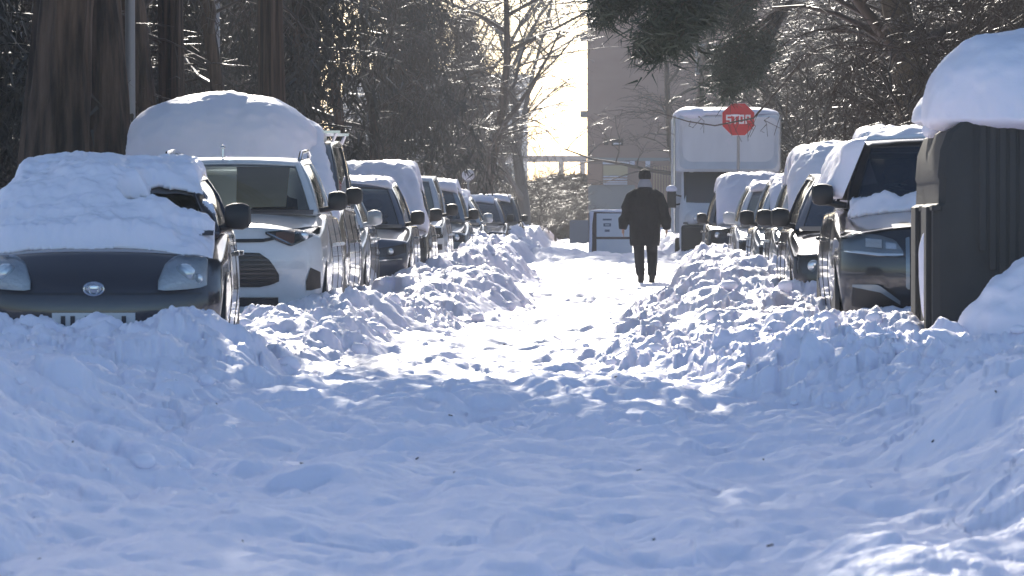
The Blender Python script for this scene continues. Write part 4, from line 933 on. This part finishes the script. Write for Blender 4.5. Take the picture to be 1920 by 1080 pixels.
# cedars: drooping dark foliage to near the ground
def cedar_mesh(seed, H=11, Rb=2.6, z0=1.6):
    rg = np.random.default_rng(seed); segs = []; C = []
    for k in range(75):
        z = z0 + (H - z0) * (k / 75) ** .9; L = Rb * (1 - (z - z0) / (H - z0 + 1)) * rg.uniform(.6, 1.15); az = rg.uniform(0, 6.283)
        p = np.array([0, 0, z + .3]); d = np.array([math.cos(az), math.sin(az), .12])
        for i in range(6):
            q_ = p + d * L / 6; segs.append((Vector(p), Vector(q_), .035 * (1 - i / 7), .03 * (1 - i / 7))); 
            for _ in range(5): C.append(p + (q_ - p) * rg.random() + np.array([0, 0, -rg.random() ** 1.3 * .9]))
            p = q_; d[2] -= .09
    tr = [(Vector((0, 0, i * H / 8)), Vector((0, 0, (i + 1) * H / 8)), .22 * (1 - i / 9), .22 * (1 - (i + 1) / 9)) for i in range(8)]
    V0, F0 = tubes([s[0] for s in tr], [s[1] for s in tr], [s[2] for s in tr], [s[3] for s in tr], 10)
    V1, F1 = tubes([s[0] for s in segs], [s[1] for s in segs], [s[2] for s in segs], [s[3] for s in segs], 3)
    V2, F2 = leafcards(C, .34, 6, seed, .14, 1.6, .12)
    V1b = np.concatenate([V1, V2]); F1t = np.concatenate([F1[:, [0, 1, 2]], F1[:, [0, 2, 3]], F2 + len(V1)])
    return fast_mesh('cedar_trunk', V0, F0), fast_mesh('cedar_crown', V1b, F1t)
cedars = [cedar_mesh(7), cedar_mesh(8, 10, 2.3, 2.0)]
# broad pines whose crowns reach over the road and shade the foreground
def pine_mesh(seed, cx, cz, rx, ry, rz, base_r=.4, n=260, tufts=30, cy=0):
    rg = np.random.default_rng(seed); tr = []; P = np.array([0, 0, 0.]); ztop = cz + rz * .2
    for i in range(9):
        t = (i + 1) / 9; Q = np.array([cx * .55 * t ** 2.0, .25 * math.sin(t * 5), ztop * t]); tr.append((Vector(P), Vector(Q), base_r * (1 - i / 13), base_r * (1 - (i + 1) / 13))); P = Q
    n0 = 40; A3 = []; zz_ = np.linspace(0, ztop, 90); tt_ = zz_ / ztop; ax_ = cx * .55 * tt_ ** 2; ay_ = .25 * np.sin(tt_ * 5); rr_ = base_r * (1 - tt_ * 9 / 13) * (1 + .35 * np.exp(-zz_ / .4))
    ang_ = np.linspace(0, 2 * np.pi, n0, endpoint=False); AN, ZN = np.meshgrid(ang_, zz_)
    fur = fbm(np.cos(AN) * 5 + 20, ZN * .5 + np.sin(AN) * 5, seed, 4) + .5 * fbm(np.cos(AN) * 11, ZN * .9 + np.sin(AN) * 11, seed + 2, 3)
    RR = rr_[:, None] * (1 + .22 * fur); V0 = np.stack([ax_[:, None] + RR * np.cos(AN), ay_[:, None] + RR * np.sin(AN), ZN], -1).reshape(-1, 3)
    i0 = np.arange(90 * n0).reshape(90, n0); j0 = np.roll(i0, -1, 1); F0 = np.stack([i0[:-1], j0[:-1], j0[1:], i0[1:]], -1).reshape(-1, 4)
    segs = []; C = []
    for k in range(n):
        while True:
            q = rg.uniform(-1, 1, 3)
            if (q ** 2).sum() < 1: break
        q = q / max(1e-6, np.linalg.norm(q)) * np.linalg.norm(q) ** .7
        E = np.array([cx + q[0] * rx, cy + q[1] * ry, cz + q[2] * rz]); 
        if k % 4 == 0:
            z0 = rg.uniform(.45, 1) * ztop; t0 = z0 / ztop; S0 = np.array([cx * .55 * t0 ** 2, .25 * math.sin(t0 * 5), z0])
            for i in range(4):
                a = S0 + (E - S0) * i / 4; b = S0 + (E - S0) * (i + 1) / 4; a[2] += .5 * math.sin(math.pi * i / 4); b[2] += .5 * math.sin(math.pi * (i + 1) / 4)
                segs.append((Vector(a), Vector(b), .09 * (1 - i / 5), .09 * (1 - (i + 1) / 5)))
        C.append(E)
    V1, F1 = tubes([s[0] for s in segs], [s[1] for s in segs], [s[2] for s in segs], [s[3] for s in segs], 5)
    V2, F2 = leafcards(C, .45, tufts, seed, .42, .1, .42)
    return fast_mesh('pine_trunk', V0, F0), fast_mesh('pine_crown', np.concatenate([V1, V2]), np.concatenate([F1[:, [0, 1, 2]], F1[:, [0, 2, 3]], F2 + len(V1)]))
TG = 'street trees along the left pavement'
def gp(px, d, z=0.0): return (PX(px, d), d, z)
pm = pine_mesh(1, 2.0, 8.7, 4.6, 3.2, 3.35, .37, 300, 30, -6)
plant('pine_tree', pm, ('bark', 'needle'), gp(92, 46, 0), 0, 1, 'massive furrowed brown trunk behind the dark hatchback at the left', group=None)
pm2 = pine_mesh(2, -3.0, 8.7, 4.6, 3.2, 3.35, .34, 300, 30, -2.5)
plant('pine_tree', pm2, ('bark', 'needle'), (6.6, 42.5, 0), 0, 1, 'pine with crown over the road, standing right of the picture', group=None)
pm4 = pine_mesh(4, 3.4, 14.5, 4.6, 4.5, 4.8, .30, 300, 30)
plant('pine_tree', pm4, ('bark', 'needle'), (-6.2, 135, 0), 0, 1, 'tall pine far down the left pavement whose crown reaches over the road')  # crown sits unseen above the view, put there to shade the far road
pm5 = pine_mesh(5, .5, 15, 2.0, 2.0, 2.3, .30, 60, 20)
pm3 = pine_mesh(3, -3.0, 10.5, 3.0, 3.0, 3.0, .30, 130, 26)
plant('pine_tree', pm3, ('bark', 'needle'), gp(206, 54, 0), 0, 1, 'second dark brown trunk just right of the massive trunk')
plant('pine_tree', pm3, ('bark', 'needle'), gp(280, 62, 0), R(20), .9, 'third dark trunk right of the grey lamp pole')
# leaning pale trunk at the right
plant('leaning_tree', tree_meshes('lean', grow(41, r0=.30, top=9, lean=(-.28, 0), nb=(9, 6, 5, 4), ln=(3.4, 2.0, 1.2, .7), droop=.3, start=.2, gnarl=.12)), ('barklight', 'twig'), gp(1795, 66, 0), 0, 1, 'olive brown tree with leaning trunk behind the waste containers')

rg = random.Random(11)
# left row: weeping and bare trees along the pavement
ORD = ['nearest', 'second', 'third', 'fourth', 'fifth', 'sixth', 'seventh', 'farthest']
for i, (px, d) in enumerate([(430, 72), (560, 82), (650, 96), (700, 107), (745, 120), (795, 136), (840, 158), (872, 185)]):
    k = (cedars if i % 3 == 1 else weep)[i % 2]
    plant('street_tree', k, ('bark', 'cedar' if i % 3 == 1 else 'twig'), gp(px, d, .1), rg.uniform(0, 6), rg.uniform(.85, 1.1),
          ORD[i] + ' dark drooping tree in the row along the left pavement', group='drooping trees along the left pavement')
for i in range(26):
    d = rg.uniform(52, 190); x = rg.uniform(-6.8, -5.0) - rg.random() * d * .05 - 1
    if i < 12: ms, mt, lb, gr = cedars[i % 2], ('bark', 'cedar'), 'dark cedar with hanging foliage in the wood behind the left row', 'cedars behind the left row of cars'
    else: ms, mt, lb, gr = bare[i % 4], ('bark', 'twig'), 'bare brown tree in the wood behind the left row', 'bare trees behind the left row of cars'
    plant('woodland_tree', ms, mt, (x, d, .1), rg.uniform(0, 6.28), rg.uniform(.7, 1.1), lb, group=gr)
for i in range(26):
    d = 56 + i * 6 + rg.uniform(-2, 2); x = -5.4 - rg.random() * (1.5 + d * .035)
    plant('bare_shrub', bush[i % 3], ('twig', 'twig'), (x, d, .1), rg.uniform(0, 6.28), rg.uniform(.7, 1.15), 'bare brown shrub on the left pavement side', 'shrub', 'bare shrubs on the left pavement')
# right side: thicket of wet twigs
for i in range(30):
    d = rg.uniform(52, 175); x = 4.9 + rg.random() * (1.5 + d * .045)
    if i % 3 == 0: ms, mt, lb, gr = weep[i % 3 - 0], ('bark', 'twig'), 'bare drooping tree in the thicket on the right', 'bare trees in the right thicket'
    else: ms, mt, lb, gr = bare[i % 4], ('bark', 'twig'), 'bare glinting tree in the thicket on the right', 'bare trees in the right thicket'
    plant('thicket_tree', ms, mt, (x, d, .1), rg.uniform(0, 6.28), rg.uniform(.6, 1.05), 'bare glinting tree in the thicket on the right', group='bare trees in the right thicket')
for i in range(26):
    d = 50 + i * 5 + rg.uniform(-2, 2); x = 4.5 + rg.random() * (1 + d * .03)
    plant('bare_shrub', bush[i % 3], ('twig', 'twig'), (x, d, .1), rg.uniform(0, 6.28), rg.uniform(.8, 1.3), 'bare twiggy shrub behind the right row', 'shrub', 'bare shrubs behind the right row')
# wall of ivy and hedge closing the view at both sides, as dense mass
def hedge(name, pts, H, thick, n, seed, mt, label, size=.22):
    g_ = np.random.default_rng(seed); P = np.array(pts, float); seg = g_.integers(0, len(P) - 1, n); t = g_.random(n)[:, None]
    C = P[seg] * (1 - t) + P[seg + 1] * t; hh = H * (.82 + .18 * np.sin(C[:, 1] * .23) + .14 * np.sin(C[:, 1] * .71 + C[:, 0]))
    z = g_.random(n) ** .8 * hh; C3 = np.stack([C[:, 0] + g_.normal(0, thick, n), C[:, 1] + g_.normal(0, thick, n), z], 1)
    V, F = leafcards(C3, size, 1, seed, .4, .1, .02); o = link(name, fast_mesh(name, V, F), M[mt]); o['kind'] = 'stuff'; o['label'] = label
hedge('woodland', [(-11, 45), (-13, 90), (-15, 140), (-16, 220)], 15, .8, 90000, 61, 'hedge', 'dense dark brown woodland behind the left pavement', .4)
hedge('woodland', [(9.5, 45), (12, 90), (15, 140), (17, 190)], 14, .8, 90000, 62, 'hedge', 'dense dark brown thicket behind the right row', .4)
# big bare tree at the end of the road
S = grow(77, r0=.24, top=7.5, nb=(9, 6, 5, 4), ln=(6.5, 3.4, 2.0, 1.1), droop=.02, start=.10, up=1.3, gnarl=.16)
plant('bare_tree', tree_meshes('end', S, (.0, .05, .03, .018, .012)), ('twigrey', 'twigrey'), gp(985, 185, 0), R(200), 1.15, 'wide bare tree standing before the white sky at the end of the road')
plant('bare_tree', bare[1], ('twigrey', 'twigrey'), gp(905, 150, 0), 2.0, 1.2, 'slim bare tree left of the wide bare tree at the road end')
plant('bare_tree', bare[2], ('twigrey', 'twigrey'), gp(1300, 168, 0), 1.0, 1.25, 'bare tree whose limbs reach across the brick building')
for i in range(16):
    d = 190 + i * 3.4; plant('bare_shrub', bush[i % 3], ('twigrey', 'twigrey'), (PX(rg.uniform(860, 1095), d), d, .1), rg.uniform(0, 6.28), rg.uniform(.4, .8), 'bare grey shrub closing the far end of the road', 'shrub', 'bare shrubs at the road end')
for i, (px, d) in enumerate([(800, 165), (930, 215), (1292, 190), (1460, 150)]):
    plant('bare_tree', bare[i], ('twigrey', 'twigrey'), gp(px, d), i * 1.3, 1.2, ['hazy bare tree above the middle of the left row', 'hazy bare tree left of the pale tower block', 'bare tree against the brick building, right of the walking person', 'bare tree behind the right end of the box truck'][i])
for i, (px, d) in enumerate([(160, 60), (330, 70), (470, 100), (520, 66), (600, 112)]):
    plant('street_tree', pm5, ('bark', 'needle'), gp(px, d), R(150) - i * .3, (.65, .65, (1, 1.7, 1, 1.7, 1)[i]), ['slim brown trunk in the gap right of the massive one', 'brown trunk left of the slim pale lamp pole', 'brown trunk above the white SUV', 'brown trunk right of the snow mound', 'brown trunk above the dark blue crossover'][i])
# litter of needles and crumbs on the snow
mm = MB()
for k in range(70):
    d = 14 + 40 * rg.random() ** 1.5; x = rg.uniform(-2.6, 2.6) * (.5 + d / 60); z = gz(x, d, True); a = rg.random() * 3.14; l_ = rg.uniform(.003, .014)
    mm.tube([(x - l_ * math.cos(a), d - l_ * math.sin(a), z + .004), (x + l_ * math.cos(a), d + l_ * math.sin(a), z + .008)], rg.uniform(.0015, .004), 4)
o = mm.obj('twig_litter', M['bark'], smooth=False); o['kind'] = 'stuff'; o['label'] = 'tiny twigs and crumbs of bark scattered on the snow'
# pine boughs hanging into the top of the picture
def bough(px, py, d, L, label, w=.5, seed=1, up=1.3):
    g_ = np.random.default_rng(seed); x, z = PX(px, d), PZ(py, d); C = []; segs = []
    r = empty('pine_bough', label, 'pine bough', (x, d, z))
    P = np.array([1.2, 2.0, up]); 
    for k in range(16):
        a = g_.uniform(-L, L); end = np.array([a, g_.uniform(-.6, .6), g_.uniform(-w, w * .4)])
        for i in range(4):
            s0 = P + (end - P) * i / 4; s1 = P + (end - P) * (i + 1) / 4; segs.append((Vector(s0), Vector(s1), .03 * (1 - i / 5), .03 * (1 - (i + 1) / 5)))
            if i > 1: C += [s0 + (s1 - s0) * g_.random() for _ in range(7)]
    V1, F1 = tubes([s[0] for s in segs], [s[1] for s in segs], [s[2] for s in segs], [s[3] for s in segs], 4)
    link('branch', fast_mesh('branch', V1, F1), M['bark'], r)
    V2, F2 = leafcards(C, .24, 22, seed, .10, .5, .09); link('needles', fast_mesh('needles', V2, F2), M['needle'], r)
bough(1185, 15, 60, .62, 'dark green pine bough hanging at the top beside the white sky', .25, 3)
bough(1235, 70, 60, .28, 'small pine bough hanging below the top one beside the white sky', .30, 4)
bough(1365, 130, 84, .42, 'dark green pine bough hanging just above the stop sign', .55, 5)
bough(1330, 20, 84, .6, 'upper pine bough above the stop sign bough', .5, 6)
# bare twigs crossing in front of the truck roof
mm = MB(); g_ = random.Random(3)
tD = 86.5; mm.tube([(PX(1500, tD), tD, PZ(120, tD)), (PX(1440, tD), tD, PZ(190, tD)), (PX(1412, tD), tD - .1, PZ(222, tD)), (PX(1340, tD), tD - .1, PZ(236, tD)), (PX(1290, tD), tD, PZ(228, tD)), (PX(1215, tD), tD, PZ(205, tD))], [.03, .025, .018, .014, .012, .006], 6)
for k in range(16):
    a = g_.uniform(1240, 1470); y0 = 226 + g_.uniform(-8, 8); mm.tube([(PX(a, tD), tD, PZ(y0, tD)), (PX(a + g_.uniform(-14, 14), tD), tD - .1, PZ(y0 + g_.uniform(4, 14), tD)), (PX(a + g_.uniform(-22, 22), tD), tD - .1, PZ(y0 + g_.uniform(12, 34), tD))], [.008, .006, .004], 4)
o = mm.obj('bare_branch', M['twig']); tag(o, 'thin bare branch crossing before the truck roof and stop sign', 'branch')

# ------------------------------------------------------------------ lamp posts
def lamp_post(px, d, top, r, label, globe=False):
    p = empty('lamp_post', label, 'lamp post', gp(px, d, 0)); mm = MB(); mm.tube([(0, 0, 0), (0, 0, .8), (0, 0, top)], [r * 1.15, r, r * .75], 14); mm.obj('pole', M['pole'], p)
    mm = MB()
    if globe: mm.ellipsoid((0, 0, top + .16), (.2, .2, .18), 16, 10); mm.obj('globe', M['signwhite'], p); mm = MB(); mm.tube([(0, 0, top - .06), (0, 0, top + .02)], [.05, .1], 12); mm.obj('collar', M['pole'], p)
    else: mm.tube([(0, 0, top - .1), (.1, 0, top + .2), (.7, 0, top + .35)], .035, 8); mm.obj('arm', M['pole'], p); mm = MB(); mm.ellipsoid((.95, 0, top + .34), (.35, .13, .07), 14, 8); mm.obj('lamp_head', M['pole'], p)
lamp_post(243, 56, 7.5, .065, 'thick grey lamp pole beside the brown trunks at the left')
lamp_post(406, 78, 7.5, .055, 'slim pale lamp pole behind the snow mound on the van')
lamp_post(878, 150, 2.25, .04, 'small globe lamp on a low pole at the far end of the left row', True)

# ------------------------------------------------------------------ buildings and what closes the street
BDp = 205.0
b = empty('brick_building', 'brown brick building with shop shutters at the end of the road', 'building', (PX(1101, BDp), BDp, 0))
mm = MB(); mm.box(0, 22, 0, 12, 0, 15); mm.obj('brick_wall', M['brick'], b, smooth=False)
mm = MB(); mm.box(-.25, 22.2, -.25, 12.2, 15, 15.5); mm.obj('roof_slab', M['concrete'], b, smooth=False)
for zz in (PZ(213, BDp), PZ(68, BDp), 12.1):
    mm = MB(); mm.box(-.30, -.002, .2, 3, zz - .12, zz + .12); bo = mm.obj('balcony', M['concrete'], b, smooth=False)
mm = MB(); mm.box(0, 22, -.06, -.002, PZ(302, BDp), PZ(296, BDp)); mm.obj('lintel_band', M['concrete'], b, smooth=False)
def bpx(px): return PX(px, BDp) - PX(1101, BDp)
def bpz(py): return PZ(py, BDp)
for (a, c, y0, y1, mt, nm) in ((1130, 1180, 303, 308, 'signwhite', 'awning_box'), (1131, 1177, 310, 329, 'tan', 'shop_shutter'), (1131, 1174, 331, 345, 'shutter', 'shop_shutter'), (1103, 1129, 308, 345, 'shutter', 'shop_shutter'),
                           (1181, 1190, 302, 314, 'signwhite', 'wall_sign'), (1210, 1219, 302, 314, 'signwhite', 'wall_sign')):
    mm = MB(); mm.box(bpx(a), bpx(c), -.10, -.003, bpz(y1), bpz(y0)); mm.obj(nm, M[mt], b, smooth=False)
for y in (331, 336, 341, 345):
    mm = MB(); mm.box(bpx(1131), bpx(1176), -.16, -.105, bpz(y) - .03, bpz(y) + .03); mm.obj('shutter_rail', M['signwhite'], b, smooth=False)
mm = MB(); mm.box(bpx(1103), bpx(1190), -.03, -.004, bpz(440), bpz(347)); mm.obj('shop_door', M['concrete'], b, smooth=False)
for k in range(9):
    mm = MB(); x0 = bpx(1227 + k * 5.2); mm.box(x0, x0 + .07, -.12, -.04, bpz(395), bpz(311)); mm.obj('fence_bar', M['shutter'], b, smooth=False)
mm = MB(); mm.box(bpx(1225), bpx(1274), -.035, -.003, bpz(395), bpz(311)); mm.obj('shop_shutter', M['tan'], b, smooth=False)
mm = MB(); mm.box(bpx(1133), bpx(1140), -.08, -.003, bpz(272), bpz(262)); mm.obj('wall_sign', M['lampdark'], b, smooth=False)
fr_ = MB(); fr_.box(bpx(1147), bpx(1168), -.10, -.003, bpz(273), bpz(261)); ws = fr_.obj('wall_sign', M['lampdark'], b, smooth=False)
mm = MB(); mm.box(bpx(1150), bpx(1165), -.12, -.101, bpz(271), bpz(268)); mm.obj('sign_lettering', M['signwhite'], ws, smooth=False)
for fl in range(4):
    for k in range(5):
        x0 = 4.6 + k * 3.4; z0 = 4.6 + fl * 2.6
        if z0 > 13.5: continue
        mm = MB(); mm.box(x0, x0 + 1.3, -.08, -.003, z0, z0 + 1.3); wf = mm.obj('window', M['concrete'], b, smooth=False); mm = MB(); mm.box(x0 + .08, x0 + 1.22, -.095, -.082, z0 + .08, z0 + 1.22); mm.obj('pane', M['winglass'], wf, smooth=False)
# hazy tower block on the left of the sky gap
TDp = 420.0; t = empty('tower_block', 'pale hazy tower block left of the white sky', 'building', (PX(985, TDp), TDp, 0))
TW = 16; TH_ = PZ(150, TDp)
mm = MB(); mm.box(-TW, 0, 0, 14, 0, TH_); mm.obj('wall', M['tower'], t, smooth=False); mm = MB(); mm.box(-TW - .3, .3, -.3, 14.3, TH_, TH_ + .5); mm.obj('roof_slab', M['concrete'], t, smooth=False)
for fl in range(4):
    for k in range(7):
        x0 = -1.9 - k * 2.2; z0 = 1.5 + fl * 2.9
        mm = MB(); mm.box(x0, x0 + 1.1, -.1, -.005, z0, z0 + 1.3); mm.obj('window', M['winglass'], t, smooth=False)
# footbridge across the end of the road
FD = 270.0; f = empty('footbridge', 'low grey footbridge under the white sky at the end of the road', 'bridge', (0, FD, 0))
mm = MB(); mm.box(PX(850, FD), PX(1100, FD), 0, 2.2, PZ(303, FD), PZ(296, FD)); mm.obj('deck', M['concrete'], f, smooth=False)
mm = MB(); mm.box(PX(850, FD), PX(1100, FD), -.05, -.0, PZ(296, FD), PZ(292, FD)); mm.obj('parapet', M['concrete'], f, smooth=False)
for px in (905, 972, 1052, 1092): mm = MB(); mm.box(PX(px, FD) - .15, PX(px, FD) + .15, .6, 1.2, 0, PZ(303, FD)); mm.obj('pillar', M['concrete'], f, smooth=False)
hedge('far_hedge', [(PX(960, 225), 225), (PX(1103, 225), 225)], PZ(346, 235) , .5, 18000, 63, 'hedge', 'low brown hedge closing the road end', .3)
hedge('far_hedge', [(PX(780, 240), 240), (PX(985, 240), 240)], PZ(322, 240), .6, 22000, 64, 'hedge', 'higher brown hedge left of the road end', .3)
gwall = MB(); gwall.box(PX(1000, 228), PX(1100, 228), 0, .3, 0, PZ(352, 228)); o = gwall.obj('garden_wall', M['concrete'], smooth=False); o.location = (0, 228, 0); tag(o, 'plain grey brown wall closing the road end below the hedge', 'wall')
mm = MB(); mm.box(PX(1068, 200), PX(1104, 200), 0, 1.2, 0, PZ(413, 200)); o = mm.obj('electric_box', M['inkgrey'], smooth=False); o.location = (0, 200, 0); tag(o, 'low dark grey box left of the white utility cabinet', 'box')
mm = MB(); mm.box(-60, -16, 0, 12, 0, 16); o = empty('apartment_block', 'dark apartment block hidden behind the left woodland', 'building', (0, 240, 0)); mm.obj('wall', M['brick'], o, smooth=False)
for fl in range(5):
    for k in range(6): mm = MB(); mm.box(-18.5 - k * 3.4, -17 - k * 3.4, -.08, -.003, 2 + fl * 2.8, 3.4 + fl * 2.8); mm.obj('window', M['winglass'], o, smooth=False)

# ------------------------------------------------------------------ haze
hz = MB(); hz.box(-420, 420, -12, 700, -1.5, 26); ho = hz.obj('haze', None, smooth=False); ho['kind'] = 'stuff'
hm = bpy.data.materials.new('haze'); hm.use_nodes = True; nt = hm.node_tree; nt.nodes.clear()
out = nt.nodes.new('ShaderNodeOutputMaterial'); pv = nt.nodes.new('ShaderNodeVolumePrincipled'); pv.inputs['Color'].default_value = (.92, .95, 1, 1)
pv.inputs['Density'].default_value = .0006; pv.inputs['Anisotropy'].default_value = .3; nt.links.new(pv.outputs[0], out.inputs['Volume'])
ho.data.materials.clear(); ho.data.materials.append(hm)
